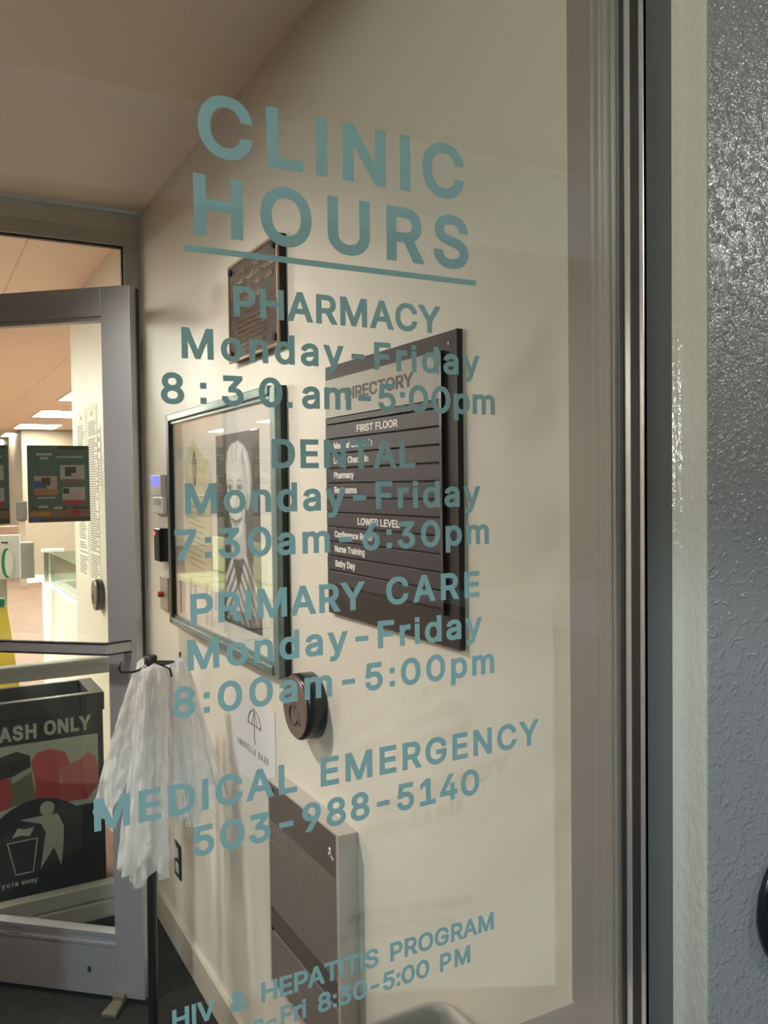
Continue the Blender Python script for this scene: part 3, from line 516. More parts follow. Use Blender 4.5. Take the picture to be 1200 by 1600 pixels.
def build(name, mb, mats, parent=None, loc=None, label=None, cat=None, group=None, kind=None, recalc=True):
    bm = mb.bm if isinstance(mb, MB) else mb
    off = OFF[parent.name] if parent is not None else Vector(loc or (0, 0, 0))
    if parent is None and loc is None:
        vs = [v.co for v in bm.verts]
        off = Vector(((min(v.x for v in vs) + max(v.x for v in vs)) / 2, (min(v.y for v in vs) + max(v.y for v in vs)) / 2, min(v.z for v in vs)))
    if recalc:
        bmesh.ops.recalc_face_normals(bm, faces=bm.faces[:])
    bmesh.ops.translate(bm, verts=bm.verts[:], vec=-off)
    me = bpy.data.meshes.new(name)
    bm.to_mesh(me); bm.free()
    for mm in (mats if isinstance(mats, (list, tuple)) else [mats]):
        me.materials.append(M[mm] if isinstance(mm, str) else mm)
    o = bpy.data.objects.new(name, me)
    col.objects.link(o)
    if parent is not None:
        o.parent = parent
    else:
        o.location = off
    OFF[o.name] = off
    return props(o, label, cat, group, kind)

def thing(name, loc, label=None, cat=None, group=None, kind=None):
    o = bpy.data.objects.new(name, None)
    col.objects.link(o)
    o.location = loc
    o.empty_display_size = 0.05
    OFF[o.name] = Vector(loc)
    return props(o, label, cat, group, kind)

def struct(name, mb, mats, parent=None):
    return build(name, mb, mats, parent, loc=None if parent is not None else (0, 0, 0), kind='structure' if parent is None else None)

# ------------------------------------------------------------------ lettering
GL = {}
for line in GLYPHS.strip('\n').split('\n'):
    key, adv, body = line[:2], *line[3:].split(' ', 1)
    sp = []
    for s in body.split('/'):
        v = [int(t) / 1000 for t in s.split()]
        sp.append([(v[i], v[i + 1]) for i in range(0, len(v), 2)])
    GL[key] = (int(adv) / 1000, sp)
BOLD = {'b': 0.0225, 'x': 0.038}

def lettering(name, words, cap, T, mats, parent, weight='b', thick=0.0002, xs=None):
    """words: (text, ink_x0, ink_x1, baseline); T maps (x, z-up as y, depth) to world"""
    off = OFF[parent.name]
    bo = BOLD[weight]
    cu = bpy.data.curves.new(name, 'CURVE')
    cu.dimensions = '2D'
    cu.fill_mode = 'BOTH'
    s = cap / (0.5087 + 2 * bo)
    cu.extrude = thick
    for text, x0, x1, base in words:
        y0 = base + bo * s
        seq = []; pen = 0
        for ch in text:
            if ch == ' ':
                pen += 0.2; seq.append(None); continue
            adv, sp = GL[weight + ch]
            seq.append((pen, sp)); pen += adv
        ink0 = seq[0][0] + min(p[0] for q in seq[0][1] for p in q)
        ink1 = seq[-1][0] + max(p[0] for q in seq[-1][1] for p in q)
        nat = ink1 - ink0
        want = x1 - x0
        n = len(text) - 1
        sx = want / nat if xs == 'fit' else s * (xs or 1)
        if not n:
            sx = min(s, want / nat) if xs is None else sx
        tr = (want - nat * sx) / n if n else 0
        if n and tr < -0.02 * s:
            sx = want / nat; tr = 0
        for i, it in enumerate(seq):
            if it is None:
                continue
            bx = x0 + (it[0] - ink0) * sx + tr * i
            for spl in it[1]:
                S = cu.splines.new('POLY')
                S.points.add(len(spl) - 1)
                S.use_cyclic_u = True
                for bp, p in zip(S.points, spl):
                    bp.co = (bx + p[0] * sx, y0 + p[1] * s, 0, 1)
    tmp = bpy.data.objects.new('tmp_text', cu)
    col.objects.link(tmp)
    dg = bpy.context.evaluated_depsgraph_get()
    dg.update()
    me = bpy.data.meshes.new_from_object(tmp.evaluated_get(dg))
    bpy.data.objects.remove(tmp)
    bpy.data.curves.remove(cu)
    me.transform(Matrix.Translation(-off) @ T)
    me.name = name
    me.materials.clear()
    me.materials.append(M[mats])
    o = bpy.data.objects.new(name, me)
    col.objects.link(o)
    o.parent = parent
    OFF[o.name] = off
    return o

def plane_T(origin, u, v, nrm):
    t = Matrix((Vector(u), Vector(v), Vector(nrm))).transposed().to_4x4()
    t.translation = Vector(origin)
    return t

W = 0.732          # face of the right-hand wall
YF = 3.13          # plane of the inner storefront
D = 0.675          # inner face of the lettered window
ZC = 2.505         # ceiling height

# ================================================================== SETTING
struct('floor', MB().box(-1.7, W, 0.66, 3.12, -0.05, 0.0), 'carpet')
struct('floor_lobby', MB().box(-6.5, 7, 3.12, 24.2, -0.05, 0.0), 'planks')
struct('floor_outside', MB().box(-8, 6, -10, 0.66, -0.07, -0.02), 'concrete')
struct('ceiling', MB().box(-1.7, W, 0.66, 3.10, ZC, ZC + 0.05), 'ceil')
struct('wall_outside_far', MB().box(-14, 14, -9.4, -9.0, -0.02, 5.0), 'concrete')
struct('ceiling_lobby', MB().box(-6.5, 7, 3.16, 24.2, 2.5, 2.55), 'tiles')
struct('ceiling_outside', MB().box(-4, 4, -1.15, 0.60, 2.66, 2.76), 'canopy')
struct('wall_right', MB().box(W, W + 0.12, 0.67, 4.69, 0, 2.56), 'wall')
struct('wall_left', MB().box(-1.82, -1.70, 0.67, 3.10, 0, 2.56), 'darkened_wall')
struct('wall_front', MB().box(-1.82, -0.655, 0.60, 0.67, 0, 2.66), 'wall')
struct('wall_facade', MB().box(0.7026, 3.0, 0.5995, 0.66, -0.02, 2.66, 0.0012, 2), 'stucco')
low = MB().box(W, W + 0.12, 4.69, 5.96, 0, 0.915)
low.box(W, 2.2, 5.96, 6.08, 0, 0.915)
struct('wall_lobby_low', low, 'lobby_wall')
struct('wall_lobby_right', MB().box(6.9, 7.0, 3.2, 24, 0, 2.5), 'lobby_wall')
struct('wall_lobby_left', MB().box(-6.5, -6.4, 3.2, 24, 0, 2.5), 'lobby_wall')
far = MB().box(1.55, 6.9, 15.0, 15.12, 0, 2.5)
far.box(1.55, 1.67, 15.12, 22, 0, 2.5)
struct('wall_lobby_back', far, 'grey_wall')
struct('wall_corridor_end', MB().box(-6.4, 1.67, 22.0, 22.1, 0, 2.5), 'lobby_wall')
struct('baseboard_lobby', MB().box(1.55, 6.9, 14.97, 15.0, 0, 0.12), 'panel_frame')
struct('baseboard_right', MB().prism([(W, 0), (W - 0.012, 0), (W - 0.012, 0.098), (W - 0.007, 0.106), (W, 0.106)], 'y', 0.70, 3.08).box(W - .013, W, 3.08, 3.081, 0, .1), 'baseboard')

# the painted return between the window frame and the stucco
tp = [(0.692, 0.660), (0.692, 0.6395), (0.6935, 0.6365), (0.6960, 0.6340), (0.6985, 0.6320), (0.7002, 0.6285), (0.7010, 0.6230), (0.7020, 0.6120), (0.7026, 0.6010), (0.7030, 0.6000), (0.712, 0.6004), (0.712, 0.660)]
struct('trim_1', MB().prism(tp, 'z', -0.02, 2.66, smooth=True), 'trim')

# lettered outer window: frame members, gaskets, panes
w1 = thing('window_1', (0.0, 0.70, 0.0), kind='structure')
JX = 0.653
j = MB()
j.box(JX, 0.6935, 0.640, 0.668, -0.02, 2.66)                # outer glazing leg and the jamb tube behind it
j.box(JX + 0.003, 0.731, 0.668, 0.751, -0.02, 2.50)
j.box(JX, JX + 0.02, 0.6755, 0.751, 0.93, 2.50)
for a, b in ((0.6765, 0.6800), (0.683, 0.686)):
    j.box(JX - 0.0012, JX + 0.005, a, b, 0.932, 2.50)
build('jamb', j, 'alum', w1)
build('jamb_face', MB().box(JX + 0.0005, 0.6925, 0.6370, 0.6402, -0.02, 2.66), 'alum_out', w1, label='dark grey outer face of the jamb')
build('jamb_edge', MB().box(JX - 0.0006, JX + 0.004, 0.6370, 0.6415, -0.02, 2.66), 'alum_light', w1, label='bright thin edge of the jamb')
build('gasket', MB().box(JX - 0.0008, JX + 0.006, 0.6435, 0.6545, -0.02, 2.66), 'black', w1, label='wide black rubber gasket')
build('gasket', MB().box(JX - 0.0020, JX + 0.006, 0.6640, 0.6690, 0.93, 2.60), 'black', w1, label='narrow black rubber gasket')
build('glazing_strip', MB().box(JX - 0.0005, JX + 0.004, 0.6555, 0.6635, -0.02, 2.66), 'alum_light', w1)
build('sill', MB().box(-0.60, JX + 0.004, 0.640, 0.747, 0.875, 0.930, 0.001), 'alum', w1)
build('header', MB().box(-0.60, 0.70, 0.640, 0.751, 2.44, 2.503), 'alum', w1)
build('jamb', MB().box(-0.655, -0.60, 0.640, 0.751, -0.02, 2.50), 'alum', w1)
build('bottom_rail', MB().box(-0.60, JX, 0.640, 0.747, -0.02, 0.10), 'alum', w1)
build('glass_pane', MB().box(-0.60, JX + 0.002, 0.6690, 0.6748, 0.93, 2.44), 'glass', w1)
build('glass_pane', MB().box(-0.60, JX + 0.002, 0.6690, 0.6748, 0.10, 0.875), 'glass', w1)

# inner storefront: head, transom, sidelight beside the wall, door opening further left
w2 = thing('window_2', (0.0, YF, 0.0), kind='structure')
build('head_plaster', MB().box(-1.7, W, YF, 3.18, 2.438, ZC), 'wall', w2)
build('header', MB().box(-1.7, W, YF - 0.006, 3.18, 2.389, 2.438, 0.001), 'frame_alum', w2)
build('jamb', MB().box(0.676, W - 0.0005, YF - 0.004, 3.18, 0.0, 2.39, 0.001), 'frame_alum', w2)
build('mullion', MB().box(-0.165, -0.115, YF, 3.20, 0.0, 2.39), 'frame_alum', w2)
build('mullion', MB().box(-1.10, -1.15, YF, 3.18, 0.0, 2.39), 'frame_alum', w2)
build('transom_bar', MB().box(-1.7, 0.676, YF + 0.002, 3.18, 2.125, 2.165), 'frame_alum', w2)
build('middle_rail', MB().box(-0.115, 0.676, YF + 0.002, 3.18, 0.873, 0.926).box(-0.115, 0.676, YF - 0.004, YF + 0.01, 0.909, 0.926), 'frame_alum', w2)
build('bottom_rail', MB().box(-0.115, 0.676, YF - 0.012, 3.18, 0.0, 0.055).box(-0.115, 0.676, YF, 3.18, 0.066, 0.112).box(-0.115, 0.676, YF + 0.012, 3.17, 0.05, 0.07), 'frame_alum', w2)
build('gasket', MB().box(-1.7, 0.676, YF + 0.01, YF + 0.03, 2.382, 2.389).box(0.670, 0.676, YF + 0.01, YF + 0.03, 0.0, 2.39), 'black', w2, label='black rubber glazing line')
build('glass_pane', MB().box(-0.115, 0.676, 3.148, 3.154, 0.926, 2.125), 'glass', w2)
build('glass_pane', MB().box(-0.115, 0.676, 3.148, 3.154, 0.112, 0.873), 'glass', w2)
build('glass_pane', MB().box(-1.7, 0.676, 3.148, 3.154, 2.165, 2.389), 'glass', w2)
build('glass_pane', MB().box(-1.7, -1.15, 3.148, 3.154, 0.05, 2.125), 'glass', w2)

# open aluminium door, swung wide, held by its kick-down stop
ang = R(41.4)
U = Vector((-math.cos(ang), math.sin(ang), 0)); N = Vector((-math.sin(ang), -math.cos(ang), 0))
TD = Matrix((U, -N, Vector((0, 0, 1)))).transposed().to_4x4()
TD.translation = Vector((0.557, 2.517, 0))          # local x along the leaf from the free edge, y away from the viewer, z up
d1 = thing('door_1', (0.30, 2.74, 0.018), kind='structure')
LW = 0.845
build('stile', MB().obox(TD, 0, 0.093, 0, 0.045, 0.018, 2.112, 0.0012), 'door_alum', d1)
build('stile', MB().obox(TD, LW - 0.093, LW, 0, 0.045, 0.018, 2.112, 0.0012), 'door_alum', d1)
tr = MB().obox(TD, 0.0925, LW - 0.092, 0, 0.045, 2.028, 2.112, 0.001)
tr.obox(TD, 0.0925, LW - 0.092, 0.006, 0.040, 2.016, 2.030)
build('top_rail', tr, 'door_alum', d1)
br = MB().obox(TD, 0.0925, LW - 0.092, 0, 0.045, 0.018, 0.175, 0.001)
br.obox(TD, 0.0925, LW - 0.092, 0.012, 0.040, 0.17, 0.20)
br.obox(TD, 0.0925, LW - 0.092, 0.003, 0.040, 0.196, 0.206)
br.obox(TD, 0.0925, LW - 0.092, -0.002, 0.010, 0.168, 0.176)
build('bottom_rail', br, 'door_alum', d1)
build('screw_hole', MB().obox(TD, 0.175, 0.186, -0.0006, 0.004, 0.083, 0.101), 'dark', d1)
build('screw_hole', MB().obox(TD, 0.41, 0.46, -0.0006, 0.004, 0.168, 0.176), 'dark', d1)
build('glass_pane', MB().obox(TD, 0.09, LW - 0.09, 0.019, 0.025, 0.20, 2.02), 'glass', d1)
build('edge_gasket', MB().obox(TD, -0.005, 0.0005, 0.036, 0.047, 0.02, 2.108), 'black', d1, label='black weatherstrip on the free edge')
pb = MB()
def bar_piece(z0, z1):
    pb.obox(TD, 0.064, LW - 0.064, -0.062, -0.050, z0, z1, 0.001)
    c = [(0.020, 0.0), (0.030, 0.0), (0.072, -0.050), (0.064, -0.062)]
    pb.prism([(p[0], p[1]) for p in c], 'z', z0, z1, T=TD)
    c = [(LW - q, y) for q, y in c]
    pb.prism(c, 'z', z0, z1, T=TD)
bar_piece(1.055, 1.082)
pull = build('pull_bar', pb, 'door_alum', d1)
e = MB()
for z0, z1 in ((1.0505, 1.055), (1.082, 1.0865)):
    e.obox(TD, 0.064, LW - 0.064, -0.0635, -0.0485, z0, z1)
    e.prism([(0.018, 0.0), (0.031, 0.0), (0.073, -0.0485), (0.063, -0.0635)], 'z', z0, z1, T=TD)
build('edge_strip', e, 'black', pull, label='black edge strips of the pull bar')
st = MB().obox(TD, 0.058, 0.096, -0.020, -0.0005, 0.010, 0.034, 0.003)
st.hexa([TD @ Vector(p) for p in ((0.052, -0.075, 0.0), (0.100, -0.075, 0.0), (0.092, -0.006, 0.006), (0.062, -0.006, 0.006), (0.052, -0.075, 0.014), (0.100, -0.075, 0.014), (0.092, -0.006, 0.022), (0.062, -0.006, 0.022))], 0.003)
build('kick_down_stop', st, 'stopper', d1, label='tan rubber-tipped kick-down stop')

# ================================================================== LETTERS ON THE GLASS
TG = plane_T((0, D + 0.0004, 0), (1, 0, 0), (0, 0, 1), (0, -1, 0))
def block(label, loc):
    return thing('vinyl_lettering', loc, label, 'lettering', 'vinyl lettering on the window')
b = block('large blue-grey letters CLINIC HOURS with an underline at the top of the glass', (0.333, D, 1.717))
lettering('word', [('CLINIC', 0.2062, 0.4612, 1.7952)], 0.0496, TG, 'vinyl', b, xs=1.06)
lettering('word', [('HOURS', 0.2014, 0.4653, 1.7313)], 0.0486, TG, 'vinyl', b, xs=1.06)
build('underline', MB().box(0.1932, 0.4735, D + 0.0002, D + 0.0006, 1.7174, 1.7224), 'vinyl', b)
def hours(label, z, lines):
    b = block(label, (0.333, D, z))
    for words, cap in lines:
        for wd in words:
            lettering('word', [wd], cap, TG, 'vinyl', b, xs=1.06)
hours('blue-grey letters PHARMACY with weekday opening hours just under the underline', 1.590,
      [([('PHARMACY', 0.2332, 0.4339, 1.6691)], 0.0250), ([('Monday-Friday', 0.1894, 0.4771, 1.6323)], 0.0247), ([('8:30', 0.1721, 0.2745, 1.5957), ('.', 0.2785, 0.2835, 1.5957), ('am-5:00pm', 0.2925, 0.4946, 1.5957)], 0.0247)])
hours('blue-grey letters DENTAL with weekday opening hours in the middle of the glass', 1.462,
      [([('DENTAL', 0.2640, 0.4043, 1.5446)], 0.0248), ([('Monday-Friday', 0.1895, 0.4768, 1.5079)], 0.0248), ([('7:30am-6:30pm', 0.1806, 0.4862, 1.4713)], 0.0246)])
hours('blue-grey letters PRIMARY CARE with weekday opening hours across the dark round button', 1.335,
      [([('PRIMARY', 0.1922, 0.3507, 1.4188), ('CARE', 0.3722, 0.4745, 1.4206)], 0.0250), ([('Monday-Friday', 0.1890, 0.4773, 1.3820)], 0.0248), ([('8:00am-5:00pm', 0.1760, 0.4912, 1.3450)], 0.0248)])
hours('blue-grey letters MEDICAL EMERGENCY with a phone number crossing the plastic bags', 1.225,
      [([('MEDICAL', 0.1141, 0.2820, 1.2668), ('EMERGENCY', 0.3044, 0.5457, 1.2666)], 0.0254), ([('503-988-5140', 0.1900, 0.4720, 1.2296)], 0.0250)])
hours('small blue-grey letters HIV & HEPATITIS PROGRAM at the bottom of the glass', 1.060,
      [([('HIV', 0.1706, 0.2065, 1.0921), ('&', 0.2188, 0.2328, 1.0921), ('HEPATITIS', 0.2463, 0.3590, 1.0921), ('PROGRAM', 0.3714, 0.4877, 1.0921)], 0.0172), ([('Tues-Fri', 0.1990, 0.2868, 1.0668), ('8:30-5:00', 0.2983, 0.4130, 1.0668), ('PM', 0.4250, 0.4596, 1.0668)], 0.0170)])

# ================================================================== ON THE RIGHT-HAND WALL
def TW(x):
    # reading direction runs towards the window (-Y); depth points into the room (-X)
    return plane_T((x, 0, 0), (0, -1, 0), (0, 0, 1), (-1, 0, 0))
def wall_words(words, **k):
    return [(t, -y0, -y1, z) for t, y0, y1, z in words]

# dark bronze memorial plaque
pl = thing('bronze_plaque', (W, 1.93, 1.84), 'dark bronze plaque with raised lettering high on the cream wall', 'plaque')
build('plate', MB().box(0.7125, W - 0.0003, 1.769, 2.097, 1.843, 2.080), 'bronze', pl)
rim = MB()
for a in ((1.766, 2.100, 2.077, 2.084), (1.766, 2.100, 1.840, 1.846), (1.766, 1.772, 1.840, 2.084), (2.094, 2.100, 1.840, 2.084)):
    rim.box(0.7100, 0.7160, a[0], a[1], a[2], a[3], 0.0008)
build('rim', rim, 'bronze_rim', pl, label='lighter polished rim of the plaque')
build('edge', MB().box(0.7160, W - 0.0005, 1.7655, 1.7700, 1.8395, 2.0845), 'dark', pl)
for y, z in ((1.786, 2.064), (2.080, 2.064), (1.786, 1.860), (2.080, 1.860)):
    build('bolt', MB().cyl((0.7130, y, z), (0.7065, y, z), 0.0085, n=16, bevel=0.002), 'dark', pl)
rnd = random.Random(3)
tx = MB()
rows = [(2.046, 2.03, 1.83, .012), (2.024, 2.06, 1.80, .014), (2.000, 2.075, 1.79, .013), (1.975, 2.00, 1.88, .011), (1.948, 1.98, 1.90, .008), (1.931, 2.05, 1.84, .006), (1.919, 2.04, 1.83, .006), (1.907, 2.05, 1.84, .006), (1.895, 2.03, 1.85, .006), (1.883, 2.04, 1.84, .006), (1.871, 2.02, 1.86, .006)]
for z, ya, yb, h in rows:                        # worn, unreadable raised letters
    y = ya
    while y > yb:
        wd = h * rnd.uniform(.35, .8)
        k = rnd.randint(0, 3)
        tx.box(0.7105, 0.7130, y - wd * .3, y, z, z + h * rnd.uniform(.7, 1))
        if k: tx.box(0.7105, 0.7130, y - wd, y - wd * .25, z + (h * .4 if k == 1 else 0), z + (h * .6 if k == 1 else h * .25))
        if k == 3: tx.box(0.7105, 0.7130, y - wd, y - wd * .75, z, z + h * .8)
        y -= wd + h * rnd.choice((.15, .2, .2, .5))
build('raised_text', tx, 'bronze_text', pl)

# directory board with slide-in strips
db = thing('directory_board', (W, 1.31, 1.276), 'dark brown directory board with white names under a grey header', 'sign')
build('back_panel', MB().box(0.7215, W - 0.0003, 1.082, 1.549, 1.276, 1.7625, 0.0006), 'dirboard', db)
build('edge', MB().box(0.7210, W - 0.0004, 1.0795, 1.083, 1.2755, 1.763), 'black', db)
build('channel', MB().box(0.7140, 0.7215, 1.1135, 1.1195, 1.325, 1.7345), 'black_gloss', db, label='black side channel holding the strips')
hd = build('header_panel', MB().box(0.7140, 0.7215, 1.1190, 1.531, 1.661, 1.7340), 'dirhead', db, label='warm grey header panel')
lettering('header_text', wall_words([('DIRECTORY', 1.447, 1.196, 1.6890)]), 0.0225, TW(0.7137), 'ink_dark', db, xs='fit')
zs = [1.661, 1.6475] + [1.6190 - 0.0284 * i for i in range(11)]
names = [None, ('FIRST FLOOR', 1.402, 1.250, .0130, True), ('Medical Check-In', 1.500, 1.342, .0125, False), ('Dental Check-In', 1.501, 1.358, .0125, False), ('Pharmacy', 1.501, 1.416, .0125, False), ('Restrooms', 1.500, 1.405, .0125, False), None, ('LOWER LEVEL', 1.403, 1.248, .0130, True), ('Conference Room', 1.502, 1.347, .0125, False), ('Nurse Training', 1.502, 1.377, .0125, False), ('Baby Day', 1.500, 1.415, .0125, False), None]
for i in range(12):
    z1, z0 = zs[i], zs[i + 1]
    s_ = build('strip', MB().box(0.7150, 0.7215, 1.1190, 1.538, z0 + 0.0012, z1 - 0.0012, 0.0008), 'dirstrip', db)
    if names[i]:
        t, y0, y1, cap, up = names[i]
        base = z0 + (0.0075 if up else 0.0085)
        lettering('strip_text', wall_words([(t, y0, y1, base)]), cap, TW(0.7147), 'ink_white', s_, xs='fit')
build('screw', MB().cyl((0.7215, 1.102, 1.7440), (0.7205, 1.102, 1.7440), 0.003, n=12), 'grey_plastic', db)
build('screw', MB().cyl((0.7215, 1.102, 1.2920), (0.7205, 1.102, 1.2920), 0.004, n=12), 'grey_plastic', db)

# framed portrait
pf = thing('picture_frame', (W, 2.23, 1.095), 'glazed grey-green frame holding a black and white portrait of an older person', 'picture')
FX = 0.703
def frame_side(pts_outer, pts_inner):
    pass
y0, y1, z0, z1 = 1.775, 2.716, 1.097, 1.757
prof = 0.046
fr = MB()
fr.box(FX, 0.7180, y0, y0 + prof * .45, z0, z1, 0.003)                     # near side rail
fr.box(FX + 0.004, 0.7180, y0 + prof * .40, y0 + prof, z0 + .004, z1 - .004, 0.004)
build('side_rail', fr, 'teal_frame', pf)
build('side_rail', MB().box(FX + .002, W - 0.0003, y1 - 0.030, y1, z0, z1, 0.002), 'teal_shaded', pf, label='dark green far side of the frame')
build('top_rail', MB().box(FX, W - 0.0003, y0 + prof, y1 - 0.030, z1 - 0.022, z1, 0.003).box(FX + .008, W - 0.0004, y0 + prof, y1 - .030, z1 - 0.030, z1 - 0.020), 'teal_frame', pf)
build('bottom_rail', MB().box(FX, W - 0.0003, y0 + prof, y1 - 0.030, z0, z0 + 0.022, 0.003).box(FX + .008, W - 0.0004, y0 + prof, y1 - .030, z0 + 0.020, z0 + 0.030), 'teal_frame', pf)
build('shadow_gap', MB().box(0.7180, W - 0.0005, y0 + .001, y0 + 0.040, z0 + .004, z1 - 0.004), 'teal_shaded', pf, label='dark rebate behind the near rail')  # solid dark strip standing in for the shadow behind the rail
build('mat_board', MB().box(0.7195, 0.7215, y0 + prof - 0.006, y1 - 0.028, z0 + 0.018, z1 - 0.018), 'matboard', pf)
build('backing', MB().box(0.7215, W - 0.0003, y0 + prof - 0.006, y1 - 0.028, z0 + 0.018, z1 - 0.018), 'black', pf)
build('glass_pane', MB().box(0.7135, 0.7155, y0 + prof - 0.006, y1 - 0.028, z0 + 0.018, z1 - 0.018), 'glass_pic', pf)

# printed portrait: the picture printed on the paper, tone by tone
PY0, PY1, PZ0, PZ1 = 2.250, 1.920, 1.172, 1.666
def inside(poly, u, v):
    c = False
    for (x0, y0_), (x1, y1_) in zip(poly, poly[1:] + poly[:1]):
        if (y0_ > v) != (y1_ > v) and u < x0 + (v - y0_) / (y1_ - y0_) * (x1 - x0):
            c = not c
    return c
HAIR = [(.27, .70), (.242, .827), (.279, .905), (.392, .949), (.55, .956), (.666, .932), (.762, .892), (.814, .825), (.83, .744), (.80, .655), (.74, .60), (.69, .66), (.69, .77)]
FACE = [(.276, .795), (.263, .731), (.285, .652), (.323, .574), (.389, .497), (.491, .453), (.596, .480), (.672, .555), (.70, .655), (.693, .767), (.674, .815), (.609, .848), (.454, .850), (.31, .832)]
NECK = [(.36, .50), (.345, .34), (.70, .36), (.68, .54)]
DRESS = [(.20, .02), (.19, .24), (.24, .30), (.36, .345), (.42, .30), (.50, .18), (.58, .27), (.66, .375), (.84, .33), (.93, .22), (.95, .02)]
def tone(u, v):
    def ell(cx, cy, rx, ry):
        return ((u - cx) / rx) ** 2 + ((v - cy) / ry) ** 2
    t = 0.060 + 0.05 * max(0, .35 - u) + .02 * v
    if ell(.58, .05, .52, .27) < 1: t = .040
    if inside(NECK, u, v):
        t = 0.50 - .45 * max(0, u - .50)
        if abs(v - (.30 + .25 * (u - .55) ** 2)) < .008: t = .75
    if inside(DRESS, u, v):
        s = math.sin((v * 1.15 + abs(u - .48) * .75) * 70)
        t = 0.60 if s > -.15 else 0.16
        if u > .72: t *= .6
        if v < .08: t *= .5
    if inside(FACE, u, v):
        t = 0.66 - .25 * abs(u - .42)
        if u > .57: t -= 1.5 * (u - .57)
        t = max(t, .20)
        for cx in (.345, .560):
            e = ell(cx, .722, .080, .020)
            if e < 1: t *= .55
            if ell(cx, .719, .038, .0085) < 1: t = .10
            if ell(cx, .752, .085, .0065) < 1: t *= .55
        if ell(.462, .605, .065, .016) < 1: t *= .72
        if ell(.425, .598, .016, .007) < 1 or ell(.505, .598, .016, .007) < 1: t *= .4
        if abs(u - (.50 + .02 * (v - .66))) < .014 and .615 < v < .71: t *= .74
        sm = .545 + .9 * (u - .47) ** 2
        if .35 < u < .60 and abs(v - sm) < .0075: t = .14
        if .38 < u < .57 and abs(v - sm + .016) < .009: t = .36
        if ell(.47, .512, .07, .006) < 1: t *= .75
        for cx in (.345, .605):
            if abs(u - cx - (.57 - v) * .12) < .009 and .54 < v < .61: t *= .72
        if v > .80: t *= .92
    if inside(HAIR, u, v) and not inside(FACE, u, v):
        w_ = math.sin(34 * math.hypot(u - .60, (v - .80) * 1.6) + 5 * math.sin(9 * u + 6 * v))
        w2_ = math.sin(70 * (u * .8 + v) + 4 * math.sin(20 * v))
        t = 0.55 + .10 * w_ + .05 * w2_ - .30 * max(0, u - .62)
        if ell(.645, .85, .018, .09) < 1: t *= .55
        if ell(.735, .70, .012, .08) < 1: t *= .6
    return max(.02, min(.9, t * 1.15))
bmp = bmesh.new()
lay = bmp.loops.layers.color.new('ink')
NU, NV = 84, 128
G = [[bmp.verts.new((0.7188, PY0 + (PY1 - PY0) * i / NU, PZ0 + (PZ1 - PZ0) * k / NV)) for i in range(NU + 1)] for k in range(NV + 1)]
for k in range(NV):
    for i in range(NU):
        f = bmp.faces.new((G[k][i], G[k][i + 1], G[k + 1][i + 1], G[k + 1][i]))
        for lp, (a, c) in zip(f.loops, ((i, k), (i + 1, k), (i + 1, k + 1), (i, k + 1))):
            t = tone(a / NU, c / NV)
            g = t ** (1 / 2.2)
            lp[lay] = (g * 1.01, g, g * .99, 1)
ext = bmesh.ops.extrude_face_region(bmp, geom=bmp.faces[:])
bmesh.ops.translate(bmp, verts=[v for v in ext['geom'] if isinstance(v, bmesh.types.BMVert)], vec=(0.0006, 0, 0))
build('portrait_print', bmp, 'photo', pf)
# pale yellow house-shaped card with a feather drawing and lines of handwriting
cx = 0.7190
def cy(y, z): return (cx, y, z)
cd = MB()
hs = [(2.505, 1.240), (2.300, 1.240), (2.300, 1.592), (2.470, 1.672), (2.560, 1.600), (2.560, 1.240)]
cd.poly([cy(*p) for p in hs], (0.0005, 0, 0))
cdo = build('keepsake_card', cd, 'card', pf, label='pale yellow house-shaped card')
ed = MB()
ed.tube([(cx - .0005, 2.470, 1.673), (cx - .0005, 2.300, 1.593)], 0.0022, 6)
ed.tube([(cx - .0005, 2.300, 1.593), (cx - .0005, 2.300, 1.30)], 0.0012, 6)
ed.tube([(cx - .0005, 2.57, 1.505), (cx - .0005, 2.30, 1.503)], 0.0022, 6)
build('card_edge', ed, 'card_edge', cdo)
ik = MB()
for s in (1, -1):
    ik.tube([(cx - .0006, 2.455 + s * .020 * math.sin(math.pi * t / 12), 1.530 + .105 * t / 12) for t in range(13)], 0.0008, 5)
for t in range(9):
    z = 1.54 + t * .011
    ik.tube([(cx - .0006, 2.470, z + .006), (cx - .0006, 2.455, z), (cx - .0006, 2.440, z + .007)], 0.0006, 5)
ik.tube([(cx - .0006, 2.455, 1.525), (cx - .0006, 2.455, 1.640)], 0.0007, 5)
for r_ in range(11):
    z = 1.475 - r_ * .017
    ik.tube([(cx - .0006, 2.52 - (2.52 - (2.36 + .02 * (r_ % 3))) * t / 14, z + .0022 * math.sin(t * 2.3 + r_) - .0008 * t) for t in range(15)], 0.0007, 5)
build('card_ink', ik, 'card_ink', cdo)

# thermostat, card reader, call plate by the door
th = thing('thermostat', (W, 2.89, 1.44), 'small white wall thermostat with a glowing blue display', 'thermostat')
build('body', MB().box(0.712, W - 0.0003, 2.823, 2.960, 1.500, 1.572, 0.004), 'white_plastic', th)
build('display', MB().box(0.7108, 0.713, 2.850, 2.945, 1.535, 1.568), 'blue_lcd', th, label='glowing blue display')
build('lower_cover', MB().box(0.716, W - 0.0003, 2.815, 2.955, 1.440, 1.500, 0.005), 'white_plastic', th)
build('keypad', MB().box(0.7150, 0.7165, 2.840, 2.935, 1.470, 1.492), 'grey_plastic', th)
cr = thing('card_reader', (W, 2.86, 1.28), 'black box reader with a red light beside the picture frame', 'card reader')
build('body', MB().box(0.700, W - 0.0003, 2.800, 2.868, 1.285, 1.395, 0.003), 'black_gloss', cr)
build('face', MB().box(0.6975, 0.7005, 2.803, 2.866, 1.288, 1.392, 0.001), 'dark', cr)
